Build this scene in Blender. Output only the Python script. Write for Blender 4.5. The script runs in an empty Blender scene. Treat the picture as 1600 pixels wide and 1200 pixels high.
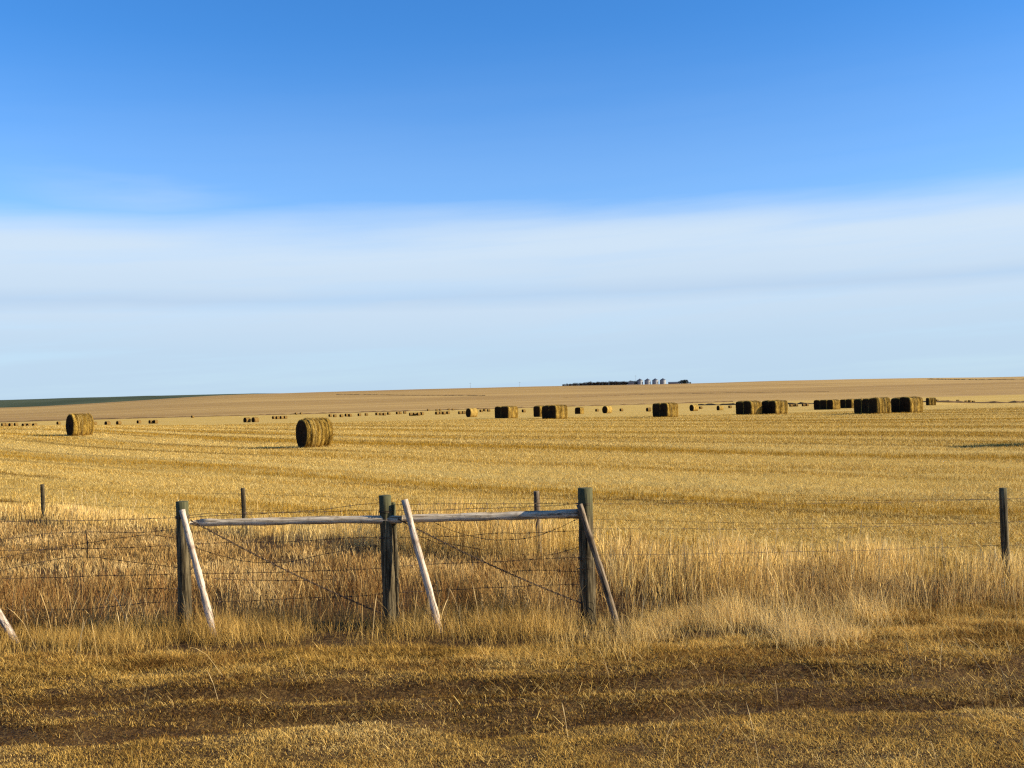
import bpy, math, random
import numpy as np
from mathutils import Vector, Matrix

random.seed(7)
rng = np.random.default_rng(11)
sc = bpy.context.scene
COL = sc.collection
R = math.radians

# ------------------------------------------------------------------ camera
F_PX, W_PX, H_PX = 1700.0, 1600.0, 1200.0
EYE = Vector((0, 0, 2.2))
PITCH, ROLL = math.atan(36 / 1700.0), R(1.5)
cam_data = bpy.data.cameras.new('camera')
cam_data.sensor_width = 36.0
cam_data.lens = F_PX / W_PX * 36.0
cam_data.clip_start = 0.1
cam_data.clip_end = 20000
cam = bpy.data.objects.new('camera', cam_data)
COL.objects.link(cam)
fwd = Vector((0, math.cos(PITCH), math.sin(PITCH)))
r0 = Vector((1, 0, 0))
u0 = r0.cross(fwd)
right = r0 * math.cos(ROLL) - u0 * math.sin(ROLL)
up = right.cross(fwd)
m3 = Matrix((right, up, -fwd)).transposed()
cam.matrix_world = Matrix.Translation(EYE) @ m3.to_4x4()
sc.camera = cam

# ------------------------------------------------------------------ light
SUN_EL, SUN_AZ = 22.0, 96.0          # azimuth clockwise from +Y (view direction)
sd = bpy.data.lights.new('sun', 'SUN')
sd.energy = 5.0
sd.angle = R(0.55)
sd.color = (1.0, 0.87, 0.65)
sun = bpy.data.objects.new('sun', sd)
COL.objects.link(sun)
sdir = Vector((math.sin(R(SUN_AZ)) * math.cos(R(SUN_EL)), math.cos(R(SUN_AZ)) * math.cos(R(SUN_EL)), math.sin(R(SUN_EL))))
sun.rotation_euler = sdir.to_track_quat('Z', 'Y').to_euler()
sun.location = (30, -5, 30)

sc.cycles.use_denoising = False
sc.cycles.filter_width = 1.3
sc.view_settings.view_transform = 'Standard'
sc.view_settings.look = 'None'
sc.view_settings.gamma = 1
sc.view_settings.exposure = 1.1

world = bpy.data.worlds.new('World')
sc.world = world
world.use_nodes = True


class NT:
    """small helper for building node trees"""
    def __init__(self, tree):
        self.t = tree
        self.n = tree.nodes
        self.n.clear()

    def node(self, kind, **kw):
        nd = self.n.new(kind)
        for k, v in kw.items():
            setattr(nd, k, v)
        return nd

    def link(self, a, b):
        self.t.links.new(a, b)

    def put(self, sock, v):
        if isinstance(v, bpy.types.NodeSocket):
            self.link(v, sock)
        elif v is not None:
            sock.default_value = v

    def math(self, op, a, b=None, c=None, clamp=False):
        nd = self.node('ShaderNodeMath', operation=op)
        nd.use_clamp = clamp
        self.put(nd.inputs[0], a)
        self.put(nd.inputs[1], b)
        self.put(nd.inputs[2], c)
        return nd.outputs[0]

    def vmath(self, op, a, b=None):
        nd = self.node('ShaderNodeVectorMath', operation=op)
        self.put(nd.inputs[0], a)
        self.put(nd.inputs[1], b)
        return nd.outputs[1] if op == 'DOT_PRODUCT' else nd.outputs[0]

    def comb(self, x, y, z):
        nd = self.node('ShaderNodeCombineXYZ')
        for i, v in enumerate((x, y, z)):
            self.put(nd.inputs[i], v)
        return nd.outputs[0]

    def step(self, v, lo, hi):
        nd = self.node('ShaderNodeMapRange', interpolation_type='SMOOTHSTEP')
        self.put(nd.inputs[0], v)
        self.put(nd.inputs[1], lo)
        self.put(nd.inputs[2], hi)
        return nd.outputs[0]

    def mix(self, fac, a, b, mode='MIX'):
        nd = self.node('ShaderNodeMix', data_type='RGBA', blend_type=mode)
        self.put(nd.inputs[0], fac)
        self.put(nd.inputs[6], a if isinstance(a, bpy.types.NodeSocket) else tuple(a) + (1,))
        self.put(nd.inputs[7], b if isinstance(b, bpy.types.NodeSocket) else tuple(b) + (1,))
        return nd.outputs[2]

    def noise(self, vec, scale, detail=4, rough=0.55, out=0):
        nd = self.node('ShaderNodeTexNoise')
        if vec is not None:
            self.link(vec, nd.inputs['Vector'])
        nd.inputs['Scale'].default_value = scale
        nd.inputs['Detail'].default_value = detail
        nd.inputs['Roughness'].default_value = rough
        return nd.outputs[out]

    def ramp(self, fac, stops):
        nd = self.node('ShaderNodeValToRGB')
        el = nd.color_ramp.elements
        while len(el) < len(stops):
            el.new(0.5)
        for e, (p, c) in zip(el, stops):
            e.position = p
            e.color = tuple(c) + (1,)
        self.put(nd.inputs[0], fac)
        return nd.outputs[0]


def build_world():
    t = NT(world.node_tree)
    out = t.node('ShaderNodeOutputWorld')
    bg = t.node('ShaderNodeBackground')
    bg.inputs['Strength'].default_value = 0.095
    sky = t.node('ShaderNodeTexSky', sky_type='NISHITA')
    sky.sun_disc = False
    sky.sun_elevation = R(SUN_EL)
    sky.sun_rotation = R(SUN_AZ)
    sky.altitude = 900
    sky.air_density = 1.0
    sky.dust_density = 0.3
    sky.ozone_density = 3.0
    hs = t.node('ShaderNodeHueSaturation')
    hs.inputs['Saturation'].default_value = SKY_SAT
    hs.inputs['Value'].default_value = SKY_VAL
    t.link(sky.outputs[0], hs.inputs['Color'])
    skyc = t.mix(1.0, hs.outputs[0], SKY_TINT, 'MULTIPLY')
    tc = t.node('ShaderNodeTexCoord')
    sep = t.node('ShaderNodeSeparateXYZ')
    t.link(tc.outputs['Generated'], sep.inputs[0])
    x, y, z = sep.outputs
    # high thin cloud bank, streaked along the horizon
    wv = t.comb(t.math('MULTIPLY', x, 1.3), t.math('MULTIPLY', y, 1.3), t.math('MULTIPLY', t.math('SUBTRACT', z, t.math('MULTIPLY', x, 0.03)), 9.0))
    n1 = t.noise(wv, 2.2, 5, 0.5)
    wv2 = t.comb(t.math('MULTIPLY', x, 2.0), t.math('MULTIPLY', y, 2.0), t.math('MULTIPLY', t.math('SUBTRACT', z, t.math('MULTIPLY', x, 0.045)), 34.0))
    n2 = t.noise(wv2, 1.6, 5, 0.55)
    # edge rises a little to the right
    e = t.math('SUBTRACT', z, t.math('MULTIPLY', x, 0.008))
    e = t.math('ADD', e, t.math('MULTIPLY', t.math('SUBTRACT', n1, 0.5), 0.036))
    e = t.math('ADD', e, t.math('MULTIPLY', t.math('SUBTRACT', n2, 0.5), 0.012))
    m = t.math('SUBTRACT', 1.0, t.step(e, 0.143, 0.200))
    veil = t.math('MULTIPLY', t.math('SUBTRACT', 1.0, t.step(e, 0.17, 0.34)), 0.16)
    # one faint patch of veil high on the left
    gx = t.math('MULTIPLY', t.math('ADD', x, 0.30), 9.0)
    gz = t.math('MULTIPLY', t.math('SUBTRACT', z, 0.205), 26.0)
    g2 = t.math('ADD', t.math('MULTIPLY', gx, gx), t.math('MULTIPLY', gz, gz))
    wisp = t.math('MULTIPLY', t.step(g2, 1.6, 0.0), t.math('MULTIPLY', t.step(n1, 0.35, 0.65), 0.30))
    m = t.math('MAXIMUM', m, t.math('ADD', veil, wisp), clamp=True)
    streak = t.math('MULTIPLY', t.step(n2, 0.45, 0.7), 0.10)
    m = t.math('MULTIPLY', m, t.math('SUBTRACT', 0.97, streak))
    cloud = t.ramp(t.math('ADD', t.math('MULTIPLY', z, 4.0), t.math('MULTIPLY', t.math('SUBTRACT', n1, 0.5), 0.10)), [
        (0.0, CL0), (0.22, CL1), (0.355, CL4), (0.40, CL5), (0.45, CL4), (0.56, CL2), (0.85, CL3)])
    cl = t.mix(1.0, cloud, (10.0, 10.0, 10.0), 'MULTIPLY')
    fin = t.mix(m, skyc, cl)
    t.link(fin, bg.inputs['Color'])
    t.link(bg.outputs[0], out.inputs[0])


SKY_SAT, SKY_VAL, SKY_TINT = 1.27, 0.97, (0.84, 0.935, 1.10)
CL4, CL5 = (0.296, 0.365, 0.44), (0.258, 0.332, 0.422)
CL0, CL1, CL2, CL3 = (0.242, 0.328, 0.412), (0.262, 0.342, 0.425), (0.318, 0.386, 0.458), (0.315, 0.385, 0.465)
build_world()

# ------------------------------------------------------------------ terrain
def lattice(seed):
    return np.random.default_rng(seed).random((257, 257))


_LAT = {}


def vnoise(x, y, scale, seed=0, octaves=3):
    """value noise in 0..1"""
    if seed not in _LAT:
        _LAT[seed] = lattice(seed)
    g = _LAT[seed]
    x = np.asarray(x, float) * scale
    y = np.asarray(y, float) * scale
    tot, amp, s = 0.0, 1.0, 0.0
    for o in range(octaves):
        xi, yi = np.floor(x).astype(int), np.floor(y).astype(int)
        fx, fy = x - xi, y - yi
        fx, fy = fx * fx * (3 - 2 * fx), fy * fy * (3 - 2 * fy)
        a = g[xi % 256, yi % 256]
        b = g[(xi + 1) % 256, yi % 256]
        c = g[xi % 256, (yi + 1) % 256]
        d = g[(xi + 1) % 256, (yi + 1) % 256]
        tot = tot + amp * ((a * (1 - fx) + b * fx) * (1 - fy) + (c * (1 - fx) + d * fx) * fy)
        s += amp
        amp *= 0.5
        x = x * 2.03 + 17.3
        y = y * 2.03 + 5.1
    return tot / s


def sstep(v, a, b):
    t = np.clip((np.asarray(v, float) - a) / (b - a), 0, 1)
    return t * t * (3 - 2 * t)


D_PTS = np.array([-200, 0, 20, 60, 85, 110, 160, 250, 400, 550, 750, 1000, 1300, 1450, 1800, 2400, 4500], float)
Z_PTS = np.array([0, 0, 0, 0.35, 0.75, 0.95, 0.75, 0.1, -0.9, -0.9, 1.3, 0.47, 1.0, 0.98, 0.6, 0.3, 0.2], float)
T_PTS = np.array([-2.0, -0.47, -0.235, 0, 0.12, 0.3, 0.47, 2.0])
HILL = np.array([12, 17.0, 25.5, 26.3, 25.0, 24.6, 22.5, 20.0])


def cub(xp, fp, x):
    """monotone-ish cubic (Catmull-Rom with limited slopes)"""
    xp, fp = np.asarray(xp, float), np.asarray(fp, float)
    x = np.clip(np.asarray(x, float), xp[0], xp[-1])
    h = np.diff(xp)
    dl = np.diff(fp) / h
    mm = np.zeros_like(fp)
    for i in range(1, len(fp) - 1):
        if dl[i - 1] * dl[i] > 0:
            w1, w2 = 2 * h[i] + h[i - 1], h[i] + 2 * h[i - 1]
            mm[i] = (w1 + w2) / (w1 / dl[i - 1] + w2 / dl[i])
    mm[0], mm[-1] = dl[0], dl[-1]
    i = np.clip(np.searchsorted(xp, x, side='right') - 1, 0, len(h) - 1)
    t = (x - xp[i]) / h[i]
    return ((1 + 2 * t) * (1 - t) ** 2 * fp[i] + t * (1 - t) ** 2 * h[i] * mm[i]
            + t * t * (3 - 2 * t) * fp[i + 1] + t * t * (t - 1) * h[i] * mm[i + 1])


def rut_coord(x, y):
    return y - (8.28 + 0.045 * x + 0.5 * (vnoise(x, 0 * x, 0.35, 3, 2) - 0.5) + 0.75 * (vnoise(x, y * 1.6, 0.9, 14, 3) - 0.5))


def height(x, y):
    x, y = np.asarray(x, float), np.asarray(y, float)
    t = x / np.maximum(y, 1.0)
    hill = cub(T_PTS, HILL, t)
    Z = Z_PTS.copy()
    zlow = cub(D_PTS, np.where(D_PTS < 800, Z, 1.3), y)
    zlow = zlow * (1 + (0.5 * sstep(t, -0.26, -0.44) - 0.40 * sstep(t, -0.32, 0.28)) * sstep(y, 55, 85) * (1 - sstep(y, 170, 260)))
    share = cub(D_PTS, np.where(D_PTS < 760, 0, Z), y)
    z = zlow * (1 - share) + hill * share
    dip = np.exp(-((y - 470) / 110.0) ** 2) * sstep(t, 0.37, 0.44)
    z = z - 2.6 * dip
    # small ruts and clods near the road
    rc = rut_coord(x, y)
    z = z - 0.07 * np.exp(-((rc - 0.45) / 0.22) ** 2) - 0.055 * np.exp(-((rc + 0.32) / 0.2) ** 2)
    near = 1 - sstep(y, 30, 60)
    z = z + near * (0.07 * (vnoise(x, y, 1.1, 5, 4) - 0.5) + (0.02 + 0.04 * sstep(y, 7.4, 7.9)) * (vnoise(x * 1.6, y * 4.5, 1.5, 9, 3) - 0.5) + 0.10 * (vnoise(x, y, 0.3, 6, 2) - 0.5))
    far = sstep(y, 60, 250)
    z = z + far * 0.5 * (vnoise(x, y, 0.006, 8, 3) - 0.5) * (1 + y / 500)
    return z


def hz(x, y):
    return float(height(np.array([x]), np.array([y]))[0])


def ray(px, py):
    return (fwd * F_PX + right * (px - W_PX / 2) + up * (H_PX / 2 - py)).normalized()


def at(px, py, Y):
    """point on the sight line of a photo pixel at depth Y"""
    d = ray(px, py)
    return EYE + d * (Y / d.y)


# ------------------------------------------------------------------ object helpers
def tag(o, label=None, cat=None, group=None, kind=None):
    if label: o['label'] = label
    if cat: o['category'] = cat
    if group: o['group'] = group
    if kind: o['kind'] = kind
    return o


def link(name, me, parent=None, mat=None):
    o = bpy.data.objects.new(name, me)
    COL.objects.link(o)
    if parent is not None:
        o.parent = parent
    if mat is not None:
        me.materials.append(mat)
    return o


def empty(name, loc=(0, 0, 0), rz=0.0):
    o = bpy.data.objects.new(name, None)
    o.empty_display_size = 0.2
    COL.objects.link(o)
    o.location = loc
    o.rotation_euler = (0, 0, rz)
    return o


def copy_tree(o, parent=None):
    c = o.copy()
    COL.objects.link(c)
    c.parent = parent
    for ch in list(o.children):
        copy_tree(ch, c)
    return c


class MB:
    def __init__(self):
        self.v, self.f, self.smooth = [], [], []

    def add(self, vs, fs, smooth=True):
        b = len(self.v)
        self.v += [tuple(v) for v in vs]
        self.f += [tuple(i + b for i in f) for f in fs]
        self.smooth += [smooth] * len(fs)

    def tube(self, pts, rad, n=8, cap=True, wob=0.0, smooth=True):
        pts = [Vector(p) for p in pts]
        rad = rad if isinstance(rad, (list, tuple)) else [rad] * len(pts)
        ref = Vector((0, 0, 1)) if abs((pts[-1] - pts[0]).normalized().z) < 0.8 else Vector((1, 0, 0))
        vs = []
        for i, p in enumerate(pts):
            d = (pts[min(i + 1, len(pts) - 1)] - pts[max(i - 1, 0)]).normalized()
            a = d.cross(ref).normalized()
            b = d.cross(a)
            for k in range(n):
                an = 2 * math.pi * k / n
                r = rad[i] * (1 + (wob * (random.random() - 0.5) if wob else 0))
                vs.append(p + (a * math.cos(an) + b * math.sin(an)) * r)
        fs = []
        for i in range(len(pts) - 1):
            for k in range(n):
                k2 = (k + 1) % n
                fs.append((i * n + k, i * n + k2, (i + 1) * n + k2, (i + 1) * n + k))
        self.add(vs, fs, smooth)
        if cap:
            b = len(self.v) - len(vs)
            self.f.append(tuple(b + k for k in range(n)))
            self.smooth.append(False)
            self.f.append(tuple(b + (len(pts) - 1) * n + k for k in range(n)))
            self.smooth.append(False)

    def mesh(self, name):
        me = bpy.data.meshes.new(name)
        me.from_pydata(self.v, [], self.f)
        me.polygons.foreach_set('use_smooth', self.smooth)
        me.update()
        return me

    def build(self, name, mat, parent=None):
        return link(name, self.mesh(name), parent, mat)


def np_mesh(name, verts, quads=None, tris=None, smooth=False, color=None):
    me = bpy.data.meshes.new(name)
    nv = len(verts)
    q = np.zeros((0, 4), np.int32) if quads is None else quads.astype(np.int32)
    t = np.zeros((0, 3), np.int32) if tris is None else tris.astype(np.int32)
    me.vertices.add(nv)
    me.vertices.foreach_set('co', verts.astype(np.float32).ravel())
    nl = q.size + t.size
    me.loops.add(nl)
    me.loops.foreach_set('vertex_index', np.concatenate([q.ravel(), t.ravel()]))
    npoly = len(q) + len(t)
    me.polygons.add(npoly)
    starts = np.concatenate([np.arange(len(q)) * 4, q.size + np.arange(len(t)) * 3]).astype(np.int32)
    me.polygons.foreach_set('loop_start', starts)
    if smooth:
        me.polygons.foreach_set('use_smooth', np.ones(npoly, bool))
    if color is not None:
        ca = me.attributes.new('tint', 'FLOAT_COLOR', 'POINT')
        ca.data.foreach_set('color', color.astype(np.float32).ravel())
    me.update(calc_edges=True)
    return me


def blades(p, h, w, az, lean, col, face=None, bend=0.5, head=None):
    """grass blades as bent tapered ribbons. p (N,3), rest (N,). returns verts, quads, tris, colours"""
    n = len(p)
    face = rng.random(n) * math.pi * 2 if face is None else face
    dx, dy = np.cos(az), np.sin(az)
    wx, wy = np.cos(face) * w * 0.5, np.sin(face) * w * 0.5
    def lvl(s, ws):
        l = lean * (s * (1 - bend) + bend * s * s)
        c = p + np.stack([dx * h * l, dy * h * l, h * s * np.sqrt(np.maximum(0.05, 1 - (lean * 0.85 * s) ** 2))], 1)
        o = np.stack([wx * ws, wy * ws, 0 * wx], 1)
        return c - o, c + o
    a0, a1 = lvl(0.0, 1.0)
    b0, b1 = lvl(0.55, 0.8)
    if head is None:
        c0, c1 = lvl(1.0, 0.15)
        V = np.stack([a0, a1, b0, b1, c0, c1], 1)
        per = 6
        base = np.array([[0, 1, 3, 2], [2, 3, 5, 4]])
    else:
        c0, c1 = lvl(0.80, head)
        d0, d1 = lvl(1.0, 0.2)
        V = np.stack([a0, a1, b0, b1, c0, c1, d0, d1], 1)
        per = 8
        base = np.array([[0, 1, 3, 2], [2, 3, 5, 4], [4, 5, 7, 6]])
    idx = (np.arange(n) * per)[:, None, None] + base[None]
    C = np.repeat(np.concatenate([col, np.ones((n, 1))], 1), per, axis=0)
    return V.reshape(-1, 3), idx.reshape(-1, 4), C


def join_blades(name, parts, mat, label):
    vs, qs, cs, off = [], [], [], 0
    for v, q, c in parts:
        vs.append(v); qs.append(q + off); cs.append(c); off += len(v)
    me = np_mesh(name, np.concatenate(vs), np.concatenate(qs), None, False, np.concatenate(cs))
    o = link(name, me, None, mat)
    return tag(o, label, name.replace('_', ' ').split()[-1], None, 'stuff')


# ------------------------------------------------------------------ materials
def new_mat(name):
    m = bpy.data.materials.new(name)
    m.use_nodes = True
    t = NT(m.node_tree)
    out = t.node('ShaderNodeOutputMaterial')
    return m, t, out


def principled(t, out, color, rough=0.85, bump=None, bstr=0.5, bdist=0.02, metal=0.0, spec=0.3):
    b = t.node('ShaderNodeBsdfPrincipled')
    t.put(b.inputs['Base Color'], color if isinstance(color, bpy.types.NodeSocket) else tuple(color) + (1,))
    t.put(b.inputs['Roughness'], rough)
    b.inputs['Metallic'].default_value = metal
    b.inputs['Specular IOR Level'].default_value = spec
    if bump is not None:
        bn = t.node('ShaderNodeBump')
        bn.inputs['Strength'].default_value = bstr
        bn.inputs['Distance'].default_value = bdist
        t.link(bump, bn.inputs['Height'])
        t.link(bn.outputs[0], b.inputs['Normal'])
    t.link(b.outputs[0], out.inputs[0])
    return b


def grass_mat(name, trans=0.25):
    m, t, out = new_mat(name)
    at_ = t.node('ShaderNodeAttribute', attribute_name='tint')
    geo = t.node('ShaderNodeNewGeometry')
    n = t.noise(geo.outputs['Position'], 2.3, 3, 0.6)
    col = t.mix(1.0, at_.outputs['Color'], t.ramp(n, [(0.3, (0.78, 0.74, 0.68)), (0.7, (1.15, 1.12, 1.05))]), 'MULTIPLY')
    d = t.node('ShaderNodeBsdfDiffuse')
    tr = t.node('ShaderNodeBsdfTranslucent')
    t.link(col, d.inputs['Color'])
    t.link(col, tr.inputs['Color'])
    mx = t.node('ShaderNodeMixShader')
    mx.inputs[0].default_value = trans
    t.link(d.outputs[0], mx.inputs[1])
    t.link(tr.outputs[0], mx.inputs[2])
    t.link(mx.outputs[0], out.inputs[0])
    return m


QN = Vector((0.58, 0.814, 0))          # across the fence line at the field edge
ROWD = Vector((0.70, -0.714, 0))       # along the stubble rows
ROWN = Vector((0.714, 0.70, 0))


def ground_mat():
    m, t, out = new_mat('ground_soil_and_stubble')
    geo = t.node('ShaderNodeNewGeometry')
    pos = geo.outputs['Position']
    sep = t.node('ShaderNodeSeparateXYZ')
    t.link(pos, sep.inputs[0])
    X, Y, Z = sep.outputs
    q = t.vmath('DOT_PRODUCT', pos, tuple(QN))
    ru = t.vmath('DOT_PRODUCT', pos, tuple(ROWD))
    rv = t.vmath('DOT_PRODUCT', pos, tuple(ROWN))
    # verge: thatch and bare soil
    nv = t.noise(pos, 1.7, 5, 0.65)
    nf = t.noise(pos, 26.0, 4, 0.7)
    verge = t.mix(t.step(nv, 0.35, 0.65), VERGE_A, VERGE_B)
    verge = t.mix(t.step(nf, 0.45, 0.7), verge, VERGE_C)
    # stubble field: swaths along the rows
    rowv = t.comb(t.math('MULTIPLY', ru, 0.010), t.math('MULTIPLY', rv, 0.16), 0.0)
    nb = t.noise(rowv, 1.0, 4, 0.6)
    rowv2 = t.comb(t.math('MULTIPLY', ru, 0.06), t.math('MULTIPLY', rv, 1.1), 3.0)
    nb2 = t.noise(rowv2, 1.0, 3, 0.6)
    ng = t.noise(pos, 3.0, 6, 0.75)
    field = t.mix(t.step(nb, 0.36, 0.62), FIELD_A, FIELD_B)
    field = t.mix(t.math('MULTIPLY', t.step(nb2, 0.52, 0.75), 0.6), field, FIELD_C)
    field = t.mix(t.math('MULTIPLY', t.step(ng, 0.50, 0.72), 0.55), field, FIELD_D)
    wv = t.noise(t.comb(t.math('MULTIPLY', ru, 0.003), t.math('MULTIPLY', rv, 0.03), 9.0), 1.0, 2, 0.5)
    field = t.mix(t.math('MULTIPLY', t.step(wv, 0.4, 0.65), 0.35), field, FIELD_B)
    # hill beyond the field: cut hay and pasture in broad parcels
    nh = t.noise(t.comb(t.math('MULTIPLY', X, 0.0012), t.math('MULTIPLY', Y, 0.012), 0.0), 1.0, 5, 0.6)
    nh2 = t.noise(t.comb(t.math('MULTIPLY', X, 0.004), t.math('MULTIPLY', Y, 0.035), 5.0), 1.0, 4, 0.6)
    hill = t.mix(t.step(nh, 0.38, 0.62), HILL_A, HILL_B)
    hill = t.mix(t.math('MULTIPLY', t.step(nh2, 0.5, 0.7), 0.6), hill, HILL_C)
    wob = t.math('MULTIPLY', t.math('SUBTRACT', t.noise(pos, 0.5, 3, 0.5), 0.5), 1.6)
    fm = t.step(t.math('ADD', q, wob), 13.6, 15.2)
    c = t.mix(fm, verge, field)
    edge = t.math('SUBTRACT', Y, t.math('MULTIPLY', X, 0.12))
    c = t.mix(t.step(edge, 735, 760), c, hill)
    hb = t.math('ADD', t.math('MULTIPLY', nf, 0.6), t.math('MULTIPLY', ng, 1.0))
    principled(t, out, c, 0.95, hb, 0.7, 0.08, spec=0.1)
    return m


VERGE_A, VERGE_B, VERGE_C = (0.035, 0.016, 0.005), (0.08, 0.042, 0.012), (0.15, 0.088, 0.027)
FIELD_A, FIELD_B, FIELD_C, FIELD_D = (0.42, 0.262, 0.048), (0.48, 0.325, 0.086), (0.30, 0.172, 0.028), (0.57, 0.41, 0.125)
HILL_A, HILL_B, HILL_C = (0.30, 0.182, 0.056), (0.41, 0.262, 0.085), (0.225, 0.126, 0.042)
M_GROUND = ground_mat()
M_GRASS = grass_mat('dry_grass', 0.28)
M_STUB = grass_mat('stubble_straw', 0.15)


def wood_mat(name, dark, mid, light, top=None, rough=0.85, crack=0.5):
    m, t, out = new_mat(name)
    tc = t.node('ShaderNodeTexCoord')
    o = tc.outputs['UV'] if False else tc.outputs['Object']
    sep = t.node('ShaderNodeSeparateXYZ')
    t.link(o, sep.inputs[0])
    g = t.comb(t.math('MULTIPLY', sep.outputs[0], 60.0), t.math('MULTIPLY', sep.outputs[1], 60.0), t.math('MULTIPLY', sep.outputs[2], 3.5))
    n = t.noise(g, 1.0, 5, 0.6)
    n2 = t.noise(o, 9.0, 4, 0.6)
    c = t.ramp(n, [(0.30, dark), (0.46, mid), (0.66, light)])
    c = t.mix(t.math('MULTIPLY', t.step(n2, 0.5, 0.72), 0.65), c, dark)
    # long drying cracks and a few knots
    ck = t.noise(t.comb(t.math('MULTIPLY', sep.outputs[0], 85.0), t.math('MULTIPLY', sep.outputs[1], 85.0), t.math('MULTIPLY', sep.outputs[2], 1.6)), 1.0, 2, 0.5)
    c = t.mix(t.math('MULTIPLY', t.step(ck, 0.60, 0.66), 0.85), c, tuple(v * 0.35 for v in dark))
    kn = t.node('ShaderNodeTexVoronoi')
    t.link(t.comb(t.math('MULTIPLY', sep.outputs[0], 9.0), t.math('MULTIPLY', sep.outputs[1], 9.0), t.math('MULTIPLY', sep.outputs[2], 3.2)), kn.inputs['Vector'])
    c = t.mix(t.math('MULTIPLY', t.step(kn.outputs['Distance'], 0.17, 0.08), 0.85), c, tuple(v * 0.5 for v in dark))
    if top is not None:
        c = t.mix(t.math('MULTIPLY', t.step(sep.outputs[2], top[1], top[2]), 0.8), c, top[0])
    principled(t, out, c, rough, t.math('SUBTRACT', n, t.math('MULTIPLY', t.step(ck, 0.60, 0.66), 1.2)), crack, 0.012, spec=0.15)
    return m


M_POST = wood_mat('weathered_post', (0.012, 0.008, 0.004), (0.055, 0.041, 0.020), (0.17, 0.135, 0.075), ((0.075, 0.076, 0.034), 0.95, 1.3))
M_RAIL = wood_mat('silver_rail', (0.13, 0.095, 0.055), (0.42, 0.34, 0.235), (0.60, 0.52, 0.40))
M_POLE = wood_mat('peeled_pole', (0.17, 0.115, 0.075), (0.44, 0.35, 0.26), (0.60, 0.51, 0.41))
M_OLDPOLE = wood_mat('brown_pole', (0.030, 0.021, 0.013), (0.12, 0.088, 0.055), (0.30, 0.235, 0.16))
M_STEEL, t_, o_ = new_mat('painted_steel_post')
nn_ = t_.noise(t_.node('ShaderNodeTexCoord').outputs['Object'], 14, 4, 0.6)
principled(t_, o_, t_.ramp(nn_, [(0.35, (0.03, 0.04, 0.045)), (0.7, (0.09, 0.11, 0.12))]), 0.6, spec=0.3)
M_WIRE, t_, o_ = new_mat('rusty_wire')
nn_ = t_.noise(t_.node('ShaderNodeTexCoord').outputs['Object'], 30, 3, 0.6)
principled(t_, o_, t_.ramp(nn_, [(0.35, (0.028, 0.016, 0.009)), (0.75, (0.11, 0.07, 0.042))]), 0.7, spec=0.3)


def straw_mat(name, lo, mid, hi, twine=True):
    m, t, out = new_mat(name)
    tc = t.node('ShaderNodeTexCoord')
    o = tc.outputs['Object']
    sep = t.node('ShaderNodeSeparateXYZ')
    t.link(o, sep.inputs[0])
    # fine straw wound round the axis: bands along X
    band = t.noise(t.comb(t.math('MULTIPLY', sep.outputs[0], 9.0), t.math('MULTIPLY', sep.outputs[1], 0.9), t.math('MULTIPLY', sep.outputs[2], 0.9)), 1.0, 5, 0.65)
    fine = t.noise(t.comb(t.math('MULTIPLY', sep.outputs[0], 55.0), t.math('MULTIPLY', sep.outputs[1], 12.0), t.math('MULTIPLY', sep.outputs[2], 12.0)), 1.0, 4, 0.7)
    blot = t.noise(o, 2.6, 4, 0.6)
    f = t.math('ADD', t.math('MULTIPLY', band, 0.5), t.math('ADD', t.math('MULTIPLY', fine, 0.35), t.math('MULTIPLY', blot, 0.25)))
    c = t.ramp(f, [(0.42, lo), (0.54, mid), (0.68, hi)])
    principled(t, out, c, 0.95, t.math('ADD', fine, band), 0.8, 0.04, spec=0.1)
    return m


M_STRAW = straw_mat('bale_straw', (0.035, 0.018, 0.004), (0.175, 0.102, 0.016), (0.46, 0.30, 0.062))
M_STRAW_PALE = straw_mat('bale_straw_pale', (0.11, 0.063, 0.015), (0.31, 0.20, 0.045), (0.52, 0.36, 0.11))
M_STRAW_FAR = straw_mat('bale_straw_dull', (0.06, 0.033, 0.009), (0.15, 0.09, 0.025), (0.26, 0.165, 0.05))
M_BALE_END = straw_mat('bale_end_shade_dark', (0.010, 0.005, 0.002), (0.022, 0.012, 0.004), (0.05, 0.028, 0.009))  # near-black straw: shade of the end faces is put into the colour
M_TWINE, t_, o_ = new_mat('sisal_twine')
principled(t_, o_, (0.42, 0.30, 0.10), 0.8, spec=0.2)


# ------------------------------------------------------------------ ground mesh
def build_ground():
    def axis(lim_lo, lim_hi, step, n_lo, n_hi, core_lo, core_hi):
        core = np.arange(core_lo, core_hi + 1e-6, step)
        def outer(n, start, lim):
            s = np.linspace(0, 1, n + 1)[1:]
            k = 6.5
            return start + (np.exp(k * s) - 1) / (math.exp(k) - 1) * (lim - start)
        lo = outer(n_lo, core_lo, lim_lo)[::-1] if n_lo else np.array([])
        return np.concatenate([lo, core, outer(n_hi, core_hi, lim_hi)])
    xs = axis(-6000, 6000, 0.16, 130, 130, -9, 9)
    ys = axis(-400, 6000, 0.11, 40, 240, 3, 16)
    gx, gy = np.meshgrid(xs, ys)
    gz = height(gx, gy)
    v = np.stack([gx, gy, gz], -1).reshape(-1, 3)
    nx, ny = len(xs), len(ys)
    i = (np.arange(ny - 1)[:, None] * nx + np.arange(nx - 1)[None]).ravel()
    q = np.stack([i, i + 1, i + nx + 1, i + nx], 1)
    o = link('ground', np_mesh('ground', v, q, None, True), None, M_GROUND)
    tag(o, 'gold stubble field and dry roadside verge rising to a low hill', 'ground', None, 'structure')


build_ground()


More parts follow.
